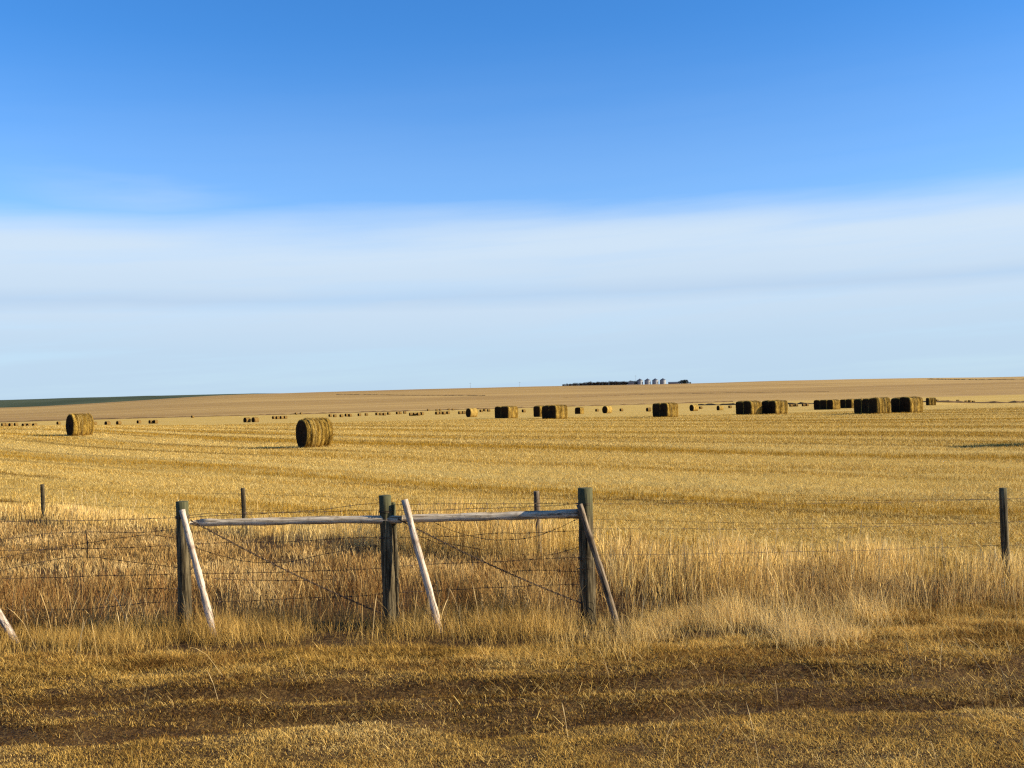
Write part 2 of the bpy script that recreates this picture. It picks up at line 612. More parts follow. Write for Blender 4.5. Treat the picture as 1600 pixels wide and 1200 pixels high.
def build_far_ridge():
    m, t, out = new_mat('far_green_ridge')
    geo = t.node('ShaderNodeNewGeometry')
    n = t.noise(geo.outputs['Position'], 0.006, 4, 0.6)
    principled(t, out, t.ramp(n, [(0.35, (0.040, 0.052, 0.022)), (0.7, (0.066, 0.078, 0.036))]), 0.95, spec=0.1)
    # skyline of the ridge, (pixel column, height in px above eye level) seen from the road
    ts = np.linspace(-1.6, -0.14, 120)
    top = np.interp(ts, [-1.6, -0.6, -0.47, -0.35, -0.235, -0.19, -0.14], [40, 35, 32.0, 32.5, 31.8, 30.2, 20])
    Yc = 3300.0
    rows = []
    for dy, fr in ((-900, 0.0), (-500, 0.5), (-200, 0.87), (0, 1.0), (250, 0.85), (900, 0.2)):
        y = Yc + dy
        zt = 2.2 + top / F_PX * Yc
        wob = 1.2 * (vnoise(ts * 60, 0 * ts + dy, 1.0, 21, 3) - 0.5)
        rows.append(np.stack([ts * y, 0 * ts + y, (zt + 6) * fr - 6 + wob], 1))
    v = np.concatenate(rows)
    n_ = len(ts)
    i = (np.arange(5)[:, None] * n_ + np.arange(n_ - 1)[None]).ravel()
    q = np.stack([i, i + 1, i + n_ + 1, i + n_], 1)
    o = link('hills', np_mesh('hills', v, q, None, True), None, m)
    tag(o, 'dark blue green far ridge along the left skyline', 'hill', None, 'structure')


build_far_ridge()

# ------------------------------------------------------------------ fences
F_Y = 11.1


def wpost(name, top, base_xy, r0, r1, mat, parent, extra=0.25, tilt=None):
    """round wooden post; part of a fence"""
    base = Vector((base_xy[0], base_xy[1], hz(*base_xy)))
    top = Vector(top)
    mb = MB()
    n = 12
    ax = top - base
    pts = [Vector((0, 0, -extra))] + [ax * s for s in np.linspace(0.0, 1.0, n)]
    rr = [r1] + [r1 + (r0 - r1) * s for s in np.linspace(0, 1, n)]
    pts.append(ax + ax.normalized() * 0.006)
    rr.append(r0 * 0.86)
    mb.tube(pts, rr, 20, True, 0.09)
    o = mb.build(name, mat, parent)
    o.location = base - parent.location
    return o


def plong(name, a, b, ra, rb, mat, parent=None, n=22, sag=0.0, taper=0.0, nseg=16):
    """pole from a to b as its own object, local Z along its length"""
    a, b = Vector(a), Vector(b)
    L = (b - a).length
    mb = MB()
    ss = np.linspace(0, 1, n)
    wx, wy = random.uniform(-1, 1), random.uniform(-1, 1)
    pts, rr = [], []
    for s in ss:
        k = math.sin(s * math.pi) * 0.008 + 0.004 * math.sin(s * 9 + wx * 5)
        pts.append(Vector((wx * k, wy * k, s * L)))
        rad = ra + (rb - ra) * s
        rr.append(rad * (1 + 0.07 * math.sin(s * 23 + wy * 9) + 0.06 * random.uniform(-1, 1)))
    if taper:
        rr[0] *= 0.55
        pts.insert(1, Vector((0, 0, taper)))
        rr.insert(1, ra)
    mb.tube(pts, rr, nseg, True, 0.10)
    o = mb.build(name, mat, parent)
    q = (b - a).to_track_quat('Z', 'Y')
    o.rotation_euler = q.to_euler()
    o.location = a - (parent.location if parent else Vector((0, 0, 0)))
    return o


def wire_mesh(pts, rad=0.0032, barb=0.13, jitter=0.004, dense=0.14):
    """barbed strand through a chain of world points"""
    P = [Vector(p) for p in pts]
    path = []
    for i in range(len(P) - 1):
        p0, p1, p2, p3 = P[max(i - 1, 0)], P[i], P[i + 1], P[min(i + 2, len(P) - 1)]
        k = max(2, int((p2 - p1).length / dense))
        for j in range(k):
            s = j / k
            c = 0.5 * ((2 * p1) + (p2 - p0) * s + (2 * p0 - 5 * p1 + 4 * p2 - p3) * s * s + (3 * p1 - p0 - 3 * p2 + p3) * s ** 3)
            path.append(c + Vector((0, random.uniform(-1, 1), random.uniform(-1, 1))) * jitter)
    path.append(P[-1])
    mb = MB()
    mb.tube(path, rad, 5, False)
    if barb:
        acc = 0.05
        for i in range(len(path) - 1):
            d = path[i + 1] - path[i]
            acc += d.length
            if acc > barb:
                acc = 0
                c = path[i] + d * 0.5
                dn = d.normalized()
                mb.tube([c - dn * 0.012, c + dn * 0.012], rad * 1.9, 5, True)
                for s in (-1, 1):
                    a = random.uniform(0, 6.28)
                    v = Vector((0.3 * s, math.sin(a), math.cos(a))).normalized() * 0.026
                    mb.tube([c - v, c + v], [rad * 0.5, rad * 0.5], 4, True)
    return mb.mesh('barbed_wire')


def strand(name, parent, pix, Y=F_Y, rad=0.0026, barb=0.13, mat=None):
    """a wire traced at its own depth; pix = [(px, py[, Y])]"""
    pts = [at(p[0], p[1], p[2] if len(p) > 2 else Y) - parent.location for p in pix]
    return link(name, wire_mesh(pts, rad, barb), parent, mat or M_WIRE)


def base_xy_of(px, py, Y):
    p = at(px, py, Y)
    return (p.x, p.y)


def build_front_fence():
    b0 = at(608, 985, F_Y)
    fr = empty('barbed_wire_fence', (b0.x, b0.y, hz(b0.x, b0.y)))
    tag(fr, 'nearest fence of sagging barbed wire with three thick posts and two grey top rails', 'fence')
    A = wpost('post', at(284.5, 784, F_Y), base_xy_of(290, 990, F_Y), 0.063, 0.070, M_POST, fr)
    A['label'] = 'thick dark post at the left end of the left rail'
    B = wpost('post', at(601.5, 774.5, F_Y), base_xy_of(610, 985, F_Y), 0.062, 0.068, M_POST, fr)
    B['label'] = 'thick dark post between the two rails'
    C = wpost('post', at(914, 763, F_Y), base_xy_of(920, 980, F_Y), 0.074, 0.080, M_POST, fr)
    C['label'] = 'thickest post, greenish on its right side, at the right end of the right rail'
    # thin dark stake wired to the middle post
    s = plong('stake', at(621, 990, F_Y + 0.03), at(614.5, 785, F_Y + 0.03), 0.026, 0.024, M_POST, fr)
    s['label'] = 'thin dark stake tied against the middle post'
    K = wpost('post', at(1567, 763, 12.2), base_xy_of(1573, 925, 12.2), 0.042, 0.045, M_POST, fr)
    K['label'] = 'slim dark post standing alone in tall grass at the right'
    r1 = plong('rail', at(297, 817.5, F_Y - 0.02), at(628, 811.5, F_Y - 0.02), 0.036, 0.041, M_RAIL, fr, taper=0.10)
    r1['label'] = 'left silver grey rail'
    r2 = plong('rail', at(622, 811.0, F_Y + 0.05), at(906, 802.5, F_Y + 0.05), 0.038, 0.046, M_RAIL, fr, taper=0.06)
    r2['label'] = 'right silver grey rail'
    # twisted brace wires from the rail ends down to the next post foot
    for pa, pb, lab in (((298, 813), (604, 962), 'left diagonal'), ((622, 811), (912, 944), 'right diagonal')):
        a, b = at(pa[0], pa[1], F_Y - 0.06) - fr.location, at(pb[0], pb[1], F_Y - 0.06) - fr.location
        mb = MB()
        d = (b - a).normalized()
        sd_ = d.cross(Vector((0, 1, 0))).normalized()
        fw = d.cross(sd_)
        for ph in (0, math.pi):
            pts = []
            for k in range(180):
                s_ = k / 179
                an = s_ * 95 + ph
                c = a + (b - a) * s_
                c.z -= 0.035 * math.sin(s_ * math.pi)
                pts.append(c + (sd_ * math.cos(an) + fw * math.sin(an)) * 0.006)
            mb.tube(pts, 0.0042, 5, False)
        w = mb.build('brace_wire', M_WIRE, fr)
        w['label'] = lab + ' twisted brace wire'
    # wire wrapped round rail ends and posts
    def wrap(px, py, r, turns, Y, span=0.03):
        c = at(px, py, Y) - fr.location
        pts = []
        for k in range(turns * 14 + 1):
            an = k / 14 * 2 * math.pi
            pts.append(c + Vector((math.cos(an) * r, math.sin(an) * r, (k / (turns * 14) - 0.5) * span)))
        mb = MB()
        mb.tube(pts, 0.0035, 5, False)
        mb.build('wire_tie', M_WIRE, fr)
    wrap(285, 808, 0.069, 3, F_Y); wrap(602, 800, 0.068, 2, F_Y); wrap(913, 788, 0.081, 2, F_Y)
    wrap(603, 840, 0.069, 2, F_Y); wrap(915, 872, 0.083, 2, F_Y); wrap(916, 888, 0.083, 1, F_Y)
    yb = F_Y + 0.09
    W = [
        # left of the first post
        [(-260, 822), (0, 815), (140, 813), (285, 809)],
        [(-260, 868), (0, 860), (140, 857), (285, 852)],
        [(-260, 908), (0, 904), (140, 900.5), (285, 896)],
        [(-260, 960), (0, 954), (140, 951), (225, 942), (285, 941)],
        [(-120, 900), (0, 872), (75, 858), (150, 846), (225, 836), (258, 838), (285, 843)],
        [(-120, 912), (0, 892), (80, 875), (130, 870), (200, 877), (285, 888)],
        [(-150, 850), (0, 843), (60, 835), (130, 831), (210, 832), (285, 826)],
        [(215, 921), (240, 919), (285, 920)],
        # between first and middle post
        [(285, 807), (330, 802), (450, 801), (600, 797)],
        [(285, 809), (380, 804), (500, 797), (560, 788), (600, 785)],
        [(285, 850), (350, 848), (450, 846), (540, 841), (600, 839)],
        [(285, 897), (400, 895), (500, 892), (600, 888)],
        [(285, 941), (410, 938), (480, 934), (560, 931), (600, 927)],
        [(290, 846), (315, 859), (375, 876), (430, 879), (465, 876), (500, 867), (540, 860)],
        [(330, 902), (345, 905), (420, 907), (475, 907), (520, 905)],
        # middle post to third post
        [(600, 785), (620, 788), (700, 787), (800, 787), (914, 786)],
        [(600, 799), (650, 798), (764, 794), (840, 791), (914, 787)],
        [(600, 840), (710, 838), (764, 834), (840, 832), (914, 829)],
        [(600, 887), (660, 882), (760, 878), (866, 873), (914, 871)],
        [(600, 927), (727, 920), (815, 916), (914, 913)],
        [(672, 812), (690, 822), (727, 836), (760, 842), (790, 844), (830, 840), (856, 832), (892, 816), (910, 808)],
        [(800, 893), (840, 891), (908, 893), (930, 887)],
        [(850, 868), (869, 865), (890, 859), (914, 853)],
        [(640, 830), (680, 848), (700, 850), (760, 860)],
    ]
    for w in W:
        strand('barbed_wire', fr, w, yb)
    # third post to the slim post and on to the right
    for ya, ym, yk, ye in ((787, 787, 779.5, 774), (826, 826, 816, 810), (868, 862, 852, 846)):
        strand('barbed_wire', fr, [(914, ya, yb), (1060, (ya + ym) / 2 + 0.5, 11.4), (1240, ym, 11.7), (1400, (ym + yk) / 2 + 1, 11.95),
                                   (1567, yk, 12.24), (1760, ye, 12.5)], rad=0.0017)
    # loose vertical stay between the wires at the left
    st = MB()
    a, b = at(134, 828, yb) - fr.location, at(136, 872, yb) - fr.location
    st.tube([a, (a + b) / 2 + Vector((0.01, 0, 0)), b], 0.0055, 6)
    st.build('wire_stay', M_WIRE, fr)
    return fr


FRONT = build_front_fence()


def build_back_fence():
    posts = [(66, 757, 23.2, 0.040), (379.5, 763, 19.5, 0.038), (838, 768, 15.9, 0.042)]
    p0 = at(379, 850, 19.5)
    bk = empty('wire_fence', (p0.x, p0.y, hz(p0.x, p0.y)))
    tag(bk, 'farther fence of thin dark posts half hidden in a tall grass strip', 'fence')
    tops = []
    labs = ['farthest thin post at the left', 'thin post above the left rail', 'short brown post above the right rail']
    for (px, py, Y, r), lab in zip(posts, labs):
        top = at(px, py, Y)
        tops.append(top)
        o = wpost('post', top, (top.x + 0.02, top.y), r, r * 1.1, M_POST if Y > 17 else M_OLDPOLE, bk)
        o['label'] = lab
    kt = at(1567, 766, 12.3)
    ext = tops[0] + (tops[0] - tops[1])
    chain = [ext] + tops + [kt]
    for drop in (0.10, 0.38):
        pts = []
        for i, p in enumerate(chain):
            pts.append(p - Vector((0, 0, drop)) - bk.location)
            if i < len(chain) - 1:
                mid = (p + chain[i + 1]) / 2
                pts.append(mid - Vector((0, 0, drop + 0.03)) - bk.location)
        link('barbed_wire', wire_mesh(pts, 0.0017, 0.2, 0.003, 0.4), bk, M_WIRE)


build_back_fence()

# leaning poles: their feet stand in the grass, they only rest on the fence
def lean(name, top, foot, Yt, Yf, rt, rf, mat, label):
    a = at(foot[0], foot[1], Yf)
    a.z = min(a.z, hz(a.x, a.y) + 0.05) - 0.08
    b = at(top[0], top[1], Yt)
    o = plong(name, a, b, rf, rt, mat, None)
    return tag(o, label, 'pole', 'poles leaning on the fence')


lean('leaning_pole', (284, 797), (336, 988), F_Y - 0.10, F_Y - 0.32, 0.030, 0.036, M_POLE,
     'pale peeled pole propped against the thick post at the left end of the rails')
lean('leaning_pole', (631.5, 781), (688, 974), F_Y - 0.03, F_Y - 0.22, 0.033, 0.037, M_POLE,
     'pale peeled pole leaning across the right rail beside the middle post')
lean('leaning_pole', (905, 788), (967, 966), F_Y - 0.12, F_Y - 0.28, 0.031, 0.033, M_OLDPOLE,
     'brown weathered pole propped against the thickest post by the tall bright grass')
lean('leaning_pole', (-95, 800), (30, 1000), F_Y - 0.06, F_Y - 0.32, 0.034, 0.037, M_POLE,
     'pale pole foot sticking into the left edge of the photo')

# ------------------------------------------------------------------ bales
BR, BL = 0.80, 1.50


def bale_geo(seed, nx, nphi, fuzz, pale=False, sq=2.15):
    """round straw bale, axis along X, standing on z=0; returns (mesh, profile function)"""
    rs = np.random.default_rng(seed)
    xs = np.concatenate([[-1, -0.985, -0.95], np.linspace(-0.9, 0.9, nx), [0.95, 0.985, 1]]) * BL / 2
    rings = np.array([0.915, 0.965, 0.99] + [1.0] * nx + [0.99, 0.965, 0.915])
    gx = np.linspace(-1, 1, 64) * BL / 2
    groove = np.zeros(64)
    for c in rs.uniform(-0.7, 0.7, 11):
        groove += rs.uniform(-0.045, 0.04) * np.exp(-((gx - c) / rs.uniform(0.02, 0.07)) ** 2)
    phi = np.linspace(0, 2 * np.pi, nphi, endpoint=False)
    s1, s2 = rs.uniform(0, 6, 2)

    def rad(x, ph):
        r = BR * (1 + 0.012 * np.sin(2 * ph + s1) + 0.010 * np.sin(3 * ph + s2))
        # sagged: a little squarer than a circle
        r = r * (np.abs(np.cos(ph)) ** sq + np.abs(np.sin(ph)) ** sq) ** (-1 / sq)
        r = r + np.interp(x, gx, groove)
        r = r + 0.05 * (vnoise(x * 7 + 40, ph * 3.0 + 30, 1.0, seed % 7 + 30, 3) - 0.5)
        return r

    def pt(x, ph, k=1.0):
        r = rad(x, ph) * k
        y, z = np.cos(ph) * r, np.sin(ph) * r
        z = np.maximum(z, -0.90 * BR + 0.02 * np.cos(9 * x)) + 0.90 * BR
        return y, z

    X, P = np.meshgrid(xs, phi, indexing='ij')
    Kr = np.repeat(rings[:, None], nphi, 1)
    Yv, Zv = pt(X, P, Kr)
    verts = [np.stack([X, Yv, Zv], -1).reshape(-1, 3)]
    nr = len(xs)
    quads = []
    i = np.arange(nr - 1)[:, None] * nphi
    k = np.arange(nphi)[None]
    k2 = (k + 1) % nphi
    quads.append(np.stack([i + k, i + k2, i + nphi + k2, i + nphi + k], -1).reshape(-1, 4))
    off = nr * nphi
    nside = len(quads[0])
    # end faces: rings with a rough wound spiral
    ncap = 12 if nx > 16 else 5
    for side, ring in ((-1, 0), (1, nr - 1)):
        last = ring * nphi
        cap_k = np.linspace(0.90, 0.0, ncap + 1)[:-1]
        for kk in cap_k:
            Yc, Zc = pt(np.full(nphi, side * BL / 2), phi, np.full(nphi, kk))
            dep = 0.05 * (vnoise(kk * 14 + phi * 0.6, phi * 3 + side, 1.0, 41, 3) - 0.5) + 0.018 * np.sin(kk * 42 + phi)
            Zc = np.maximum(Zc, 0.03)
            verts.append(np.stack([side * (BL / 2 + dep), Yc, Zc], 1))
            a, b = last + np.arange(nphi), last + (np.arange(nphi) + 1) % nphi
            c, d = off + np.arange(nphi), off + (np.arange(nphi) + 1) % nphi
            quads.append(np.stack([a, b, d, c] if side < 0 else [a, c, d, b], 1)[:, ::-1])
            last = off
            off += nphi
        verts.append(np.array([[side * BL / 2, 0, 0.90 * BR]]))
        cen = off
        off += 1
        a = last + np.arange(nphi)
        b = last + (np.arange(nphi) + 1) % nphi
        quads.append(np.stack([a, b, np.full(nphi, cen), np.full(nphi, cen)], 1))
    V = np.concatenate(verts)
    Q = np.concatenate(quads)
    deg = Q[:, 2] == Q[:, 3]
    q4, t3 = Q[~deg], Q[deg][:, :3]
    nq_side = nside
    nf_q = len(q4)
    if fuzz:
        n = fuzz
        x = rs.uniform(-0.97, 0.97, n) * BL / 2
        ph = rs.uniform(-0.5, np.pi + 0.5, n)
        y, z = pt(x, ph, np.full(n, 0.99))
        nrm = np.stack([0 * x, np.cos(ph), np.sin(ph)], 1)
        tan = np.stack([rs.uniform(-0.5, 0.5, n), -np.sin(ph), np.cos(ph)], 1) * rs.choice([-1, 1], n)[:, None]
        ln = rs.uniform(0.04, 0.16, n)[:, None]
        p = np.stack([x, y, z], 1)
        tip = p + (tan * 0.9 + nrm * rs.uniform(0.1, 0.8, n)[:, None]) * ln
        wd = np.stack([np.full(n, 0.006), 0 * x, 0 * x], 1) * rs.uniform(0.7, 1.6, n)[:, None]
        fv = np.stack([p - wd, p + wd, tip + wd * 0.4, tip - wd * 0.4], 1).reshape(-1, 3)
        fq = np.arange(n)[:, None] * 4 + np.arange(4)[None] + len(V)
        V = np.concatenate([V, fv])
        q4 = np.concatenate([q4, fq])
    me = np_mesh('round_bale', V, q4, t3, True)
    me.materials.append(M_STRAW_PALE if pale else M_STRAW)
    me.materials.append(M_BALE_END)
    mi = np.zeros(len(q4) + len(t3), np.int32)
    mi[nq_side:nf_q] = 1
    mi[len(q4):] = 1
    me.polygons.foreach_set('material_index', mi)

    def twine_mesh(n):
        mb = MB()
        for c in np.sort(rs.uniform(-0.62, 0.62, n)):
            pts = []
            for j in range(49):
                ph = 2 * math.pi * j / 48
                x = c + 0.02 * math.sin(ph * 2 + c * 30) + 0.035 * j / 48
                y, z = pt(np.array([x]), np.array([ph]), np.array([1.008]))
                pts.append((x, float(y[0]), max(0.004, float(z[0]))))
            mb.tube(pts, 0.009, 5, False)
        tm = mb.mesh('twine')
        tm.materials.append(M_TWINE)
        return tm
    return me, twine_mesh


NEAR = []
for sd_ in (101, 102):
    me_, tw_ = bale_geo(sd_, 60, 96, 2600)
    NEAR.append((me_, tw_(8)))
MID = []
for sd_ in (111, 112, 113):
    me_, tw_ = bale_geo(sd_, 34, 64, 900, False, 5.0)
    MID.append((me_, tw_(6)))
PALE = [bale_geo(121, 24, 40, 300, True)[0]]
FAR = [bale_geo(131, 10, 24, 0)[0], bale_geo(132, 10, 24, 0, True)[0]]
FAR[0].materials[0] = M_STRAW_FAR

cnt_ = [0]


def put_bale(x, y, theta_world, scale, level, label, group=None, sx=1.0):
    """theta_world: the axis (-cos, -sin) in plan; dark end towards the camera's left"""
    cnt_[0] += 1
    k = cnt_[0]
    if level == 'near':
        me, tw = NEAR[k % 2]
    elif level == 'mid':
        me, tw = MID[k % 3]
    elif level == 'pale':
        me, tw = PALE[0], None
    else:
        me, tw = FAR[0 if level == 'far' else 1], None
    o = link('round_bale', me)
    if tw is not None:
        link('twine', tw, o)
    o.location = (x, y, hz(x, y) - 0.03)
    flip = math.pi if k % 2 else 0.0
    o.rotation_euler = (0, 0, theta_world + flip)
    o.scale = (scale * sx, scale, scale * 1.03)
    tag(o, label, 'bale', group)
    return o


def bale_row(pxl, pxr, base, hpx, app, labels, level='mid', D=1.6, depth=None, group=None, scale=1.0, sx=1.0):
    """n = len(labels) bales side by side, from the one farthest left/back to the one in front at the right.
    pxl..pxr = the photo columns they span; hpx = apparent height of the front bale; app = turn against the picture plane in degrees"""
    n = len(labels)
    dist = depth or D * scale * F_PX / hpx
    cap = 690 if pxl < 900 else (460 if pxl < 1400 else 560)
    if dist > cap:
        dist = cap + 6 * (pxl % 4)
        scale = max(0.8, hpx * dist / (D * F_PX))
    k = F_PX / dist
    a = R(app)
    Dw, Lw = 1.6 * scale * k * math.sin(a), BL * scale * sx * k * math.cos(a)
    # front bale: right edge at pxr
    pc = pxr - (Dw + Lw) / 2
    for j in range(n):                       # j = 0 is the front one
        p = at(pc, base, dist)
        al = math.atan2(p.x, p.y)
        th = a - al
        if j == 0:
            fx, fy = p.x, p.y
        # step back along the direction across the axis
        ax = Vector((math.cos(th), math.sin(th), 0))
        cr = Vector((-math.sin(th), math.cos(th), 0))
        c = Vector((fx, fy, 0)) + cr * (1.44 * scale * j) + ax * random.uniform(-0.03, 0.05)
        put_bale(c.x, c.y, th + R(random.uniform(-2, 2)), scale * random.uniform(0.97, 1.02), level, labels[n - 1 - j], group, sx)


# the two single bales in front
p_ = at(491.5, 697, 58.5)
put_bale(p_.x, p_.y, R(24) + math.atan2(-p_.x, p_.y), 1.0, 'near', 'largest round straw bale, standing alone in the stubble above the left rail')
p_ = at(125, 679, 80)
put_bale(p_.x, p_.y, R(21) + math.atan2(-p_.x, p_.y), 1.0, 'near', 'lone round straw bale near the left edge below the dark ridge')

PAIR = 'paired round bales across the field'
bale_row(768, 810, 655, 19, 38, ['rear bale of the pair just right of the small half pale bale', 'front bale of the pair just right of the small half pale bale'], group=PAIR, sx=1.1)
bale_row(830, 857, 652, 17.5, 36, ['single bale half hidden behind the left end of the striped pair at mid photo'])
bale_row(842, 887, 655, 22, 33, ['rear bale of the striped pair at mid photo, below the shelterbelt', 'front bale of the striped pair at mid photo, below the shelterbelt'], group=PAIR, sx=1.05)
bale_row(1017, 1060, 648, 22.5, 33, ['rear bale of the pair below the grain bins', 'front bale of the pair below the grain bins'], group=PAIR)
bale_row(1145, 1190, 644, 21.5, 37, ['rear bale of the left pair in the joined rows right of centre', 'front bale of the left pair in the joined rows right of centre'], group=PAIR)
bale_row(1188, 1231, 642, 21.5, 34, ['rear bale of the right pair in the joined rows right of centre', 'front bale of the right pair in the joined rows right of centre'], group=PAIR, sx=1.1)
bale_row(1267, 1313, 638, 16, 42, ['rear bale of the low dark three by the big right cluster', 'middle bale of the low dark three by the big right cluster', 'front bale of the low dark three by the big right cluster'], group=PAIR)
bale_row(1313, 1341, 638, 14.5, 40, ['rear bale of the small pair partly behind the big right cluster', 'front bale of the small pair partly behind the big right cluster'], group=PAIR)
bale_row(1338, 1391, 648, 25, 31, ['rear bale of the nearest three in the big right cluster', 'middle bale of the nearest three in the big right cluster', 'front bale of the nearest three in the big right cluster'], group=PAIR)
bale_row(1388, 1442, 646, 24.5, 40, ['rear bale of the right hand pair in the big right cluster', 'front bale of the right hand pair in the big right cluster'], group=PAIR, sx=1.12)
bale_row(1438, 1463, 636, 12.5, 24, ['small sunlit bale sticking out right of the big right cluster'])

# smaller single bales
def single(pxl, pxr, base, hpx, app, label, level='mid', depth=None, group=None):
    bale_row(pxl, pxr, base, hpx, app, [label], level, 1.6, depth, group)


single(725, 747, 653, 14.5, 36, 'small bale with one black and one pale half, left of the first pair', 'pale')
single(897, 913, 649, 11, 55, 'dull brown bale right of the striped pair', 'mid')
single(940, 957, 645, 12, 45, 'small roundish bale with a lit face, right of the dull brown bale', 'pale')
single(1077, 1092, 641, 11, 40, 'small pale bale right of the pair below the grain bins', 'pale')
single(1116, 1131, 639, 8.5, 35, 'small pale bale left of the joined rows', 'pale')

TINY = [  # (left, right, base, height, label, group)
    (931, 936, 640, 4.0, 'tiny dark bale left of the small roundish lit bale', None),
    (964, 974, 639, 3.8, 'tiny dark bale right of the small roundish lit bale', None),
    (1008, 1018, 642, 6.5, 'tiny dark bale showing left of the pair below the grain bins', None),
    (1090, 1098, 640, 4.2, 'tiny lit bale touching the right of the small pale bale', None),
    (1139, 1144, 640, 4.0, 'tiny dark bale left of the joined rows', None),
    (810, 822, 653, 5.0, 'tiny dark bale between the first pair and the striped pair', None),
    (378, 392, 661, 9.0, 'left bale of the low brown row of two right of the lone left bale', None),
    (391, 405, 661, 9.0, 'right bale of the low brown row of two right of the lone left bale', None),
    (147, 152, 667, 6.0, 'tiny bale peeking out right of the lone left bale', None),
    (82, 95, 669, 5.0, 'tiny dark bale just left of the lone left bale', None),
    (158, 173, 667, 7.0, 'first tiny bale in the line right of the lone left bale', None),
    (181, 190, 667, 6.5, 'second tiny bale in the line right of the lone left bale', None),
    (211, 221, 665, 5.5, 'third tiny bale in the line right of the lone left bale', None),
    (233, 240, 663, 6.0, 'left bale of the dark tiny pair ending the far left line', None),
    (239, 247, 664, 6.0, 'right bale of the dark tiny pair ending the far left line', None),
    (297, 304, 662, 4.0, 'faint tiny bale alone between the tiny line and the low brown row', None),
]
for (l, r_, b_, h_, lab, g) in TINY:
    single(l, r_, b_, h_, 38, lab, 'far', None, g)


def string(xs, base, hpx, label, group, lev='far', app=35):
    h_ = hpx * random.uniform(1.05, 1.25)
    for x0 in xs:
        x0 += random.uniform(-0.6, 0.6)
        single(x0, x0 + h_ * 1.55, base, h_ * random.uniform(0.97, 1.03), app + random.uniform(-12, 12), label, lev, None, group)


string([0, 5], 671, 4.6, 'tiny bale at the left edge of the photo', 'tiny bales at the left edge')
string([13, 20], 668, 4.8, 'tiny dull bale second from the left edge', 'second tiny bales from the left edge')
string([32, 40, 49], 670, 5.6, 'tiny bale with dark left end, in the row left of the lone left bale', 'row of tiny bales left of the lone bale')
string([424, 430, 436, 442], 656, 4.2, 'tiny bale in the dark line between the low brown row and the largest bale', 'tiny bales left of the largest bale')
string([460, 468], 648, 3.0, 'tiny dark dot of a bale directly above the largest bale', 'dots above the largest bale')
string([512, 519, 529, 537, 543, 558, 568], 652, 4.0, 'tiny dark bale in the broken line right of the largest bale', 'broken line of tiny bales')
string([585, 591, 597, 603], 652, 4.0, 'tiny bale in the solid row right of the broken line', 'first solid row of tiny bales')
string([617, 622, 628], 649, 3.8, 'tiny bale in the short far row left of the half pale bale', 'second row of tiny bales')
string([637, 643, 649, 655], 650, 4.2, 'tiny bale in the long far row left of the half pale bale', 'third row of tiny bales')
string([678, 684, 690, 696], 648, 4.2, 'tiny bale in the last row before the half pale bale', 'fourth row of tiny bales')
string([714, 720], 647, 4.2, 'tiny bale right beside the half pale bale, on its left', 'tiny bales by the half pale bale')
string([748, 754, 760], 647, 4.0, 'tiny bale right beside the half pale bale, on its right', 'tiny bales right of the half pale bale')
string([1234, 1238, 1243], 637, 2.6, 'tiny flat bale just right of the joined rows', 'tiny bales right of the joined rows')
string([1255, 1260], 637, 2.6, 'tiny flat bale just left of the low dark row of three', 'tiny bales left of the dark row')
string([1534, 1539, 1544, 1549], 634, 5.4, 'tiny bale in the row near the right edge, left row of two', 'left row near the right edge')
string([1568, 1573, 1578, 1584], 634, 5.4, 'tiny bale in the row near the right edge, right row of two', 'right row near the right edge')
string([1464, 1480, 1496, 1508, 1514, 1520], 626, 2.0, 'tiny faint bale in the line above the dark field edge at the right', 'faint far bales at the right')
string([667, 680, 686, 700, 706], 642, 2.2, 'tiny dark speck of a bale on the brown strip at the hill foot', 'specks at the hill foot')
# row just outside the right edge whose shadow reaches into the field
q_ = at(1668, 701, 43.0)
put_bale(q_.x, q_.y, R(5), 1.0, 'mid', 'round bale standing just outside the right edge of the photo, its shadow in the stubble')

# ------------------------------------------------------------------ far farm on the hill crest
CR_Y = 1290.0
M_GALV, t_, o_ = new_mat('galvanised_steel')
tc_ = t_.node('ShaderNodeTexCoord')
sp_ = t_.node('ShaderNodeSeparateXYZ')
t_.link(tc_.outputs['Object'], sp_.inputs[0])
nn_ = t_.noise(tc_.outputs['Object'], 1.2, 3, 0.5)
principled(t_, o_, t_.ramp(nn_, [(0.3, (0.20, 0.21, 0.225)), (0.7, (0.28, 0.29, 0.30))]), 0.45,
           t_.math('SINE', t_.math('MULTIPLY', sp_.outputs[2], 40.0)), 0.4, 0.03, metal=0.35, spec=0.5)
M_ROOF, t_, o_ = new_mat('bin_roof')
principled(t_, o_, (0.07, 0.08, 0.10), 0.6, metal=0.2)
M_SHED, t_, o_ = new_mat('shed_boards')
nn_ = t_.noise(t_.node('ShaderNodeTexCoord').outputs['Object'], 2.0, 4, 0.6)
principled(t_, o_, t_.ramp(nn_, [(0.3, (0.10, 0.09, 0.10)), (0.7, (0.18, 0.17, 0.18))]), 0.9)
M_TWIG, t_, o_ = new_mat('bare_twigs')
nn_ = t_.noise(t_.node('ShaderNodeTexCoord').outputs['Object'], 1.5, 3, 0.6)
principled(t_, o_, t_.ramp(nn_, [(0.3, (0.020, 0.014, 0.012)), (0.7, (0.055, 0.04, 0.03))]), 0.95, spec=0.1)
M_SPRUCE, t_, o_ = new_mat('dark_foliage')
nn_ = t_.noise(t_.node('ShaderNodeTexCoord').outputs['Object'], 1.5, 3, 0.6)
principled(t_, o_, t_.ramp(nn_, [(0.3, (0.012, 0.016, 0.014)), (0.7, (0.03, 0.04, 0.03))]), 0.95, spec=0.1)


def crest(px, py=602, Y=CR_Y):
    p = at(px, py, Y)
    return p.x, p.y, hz(p.x, p.y)


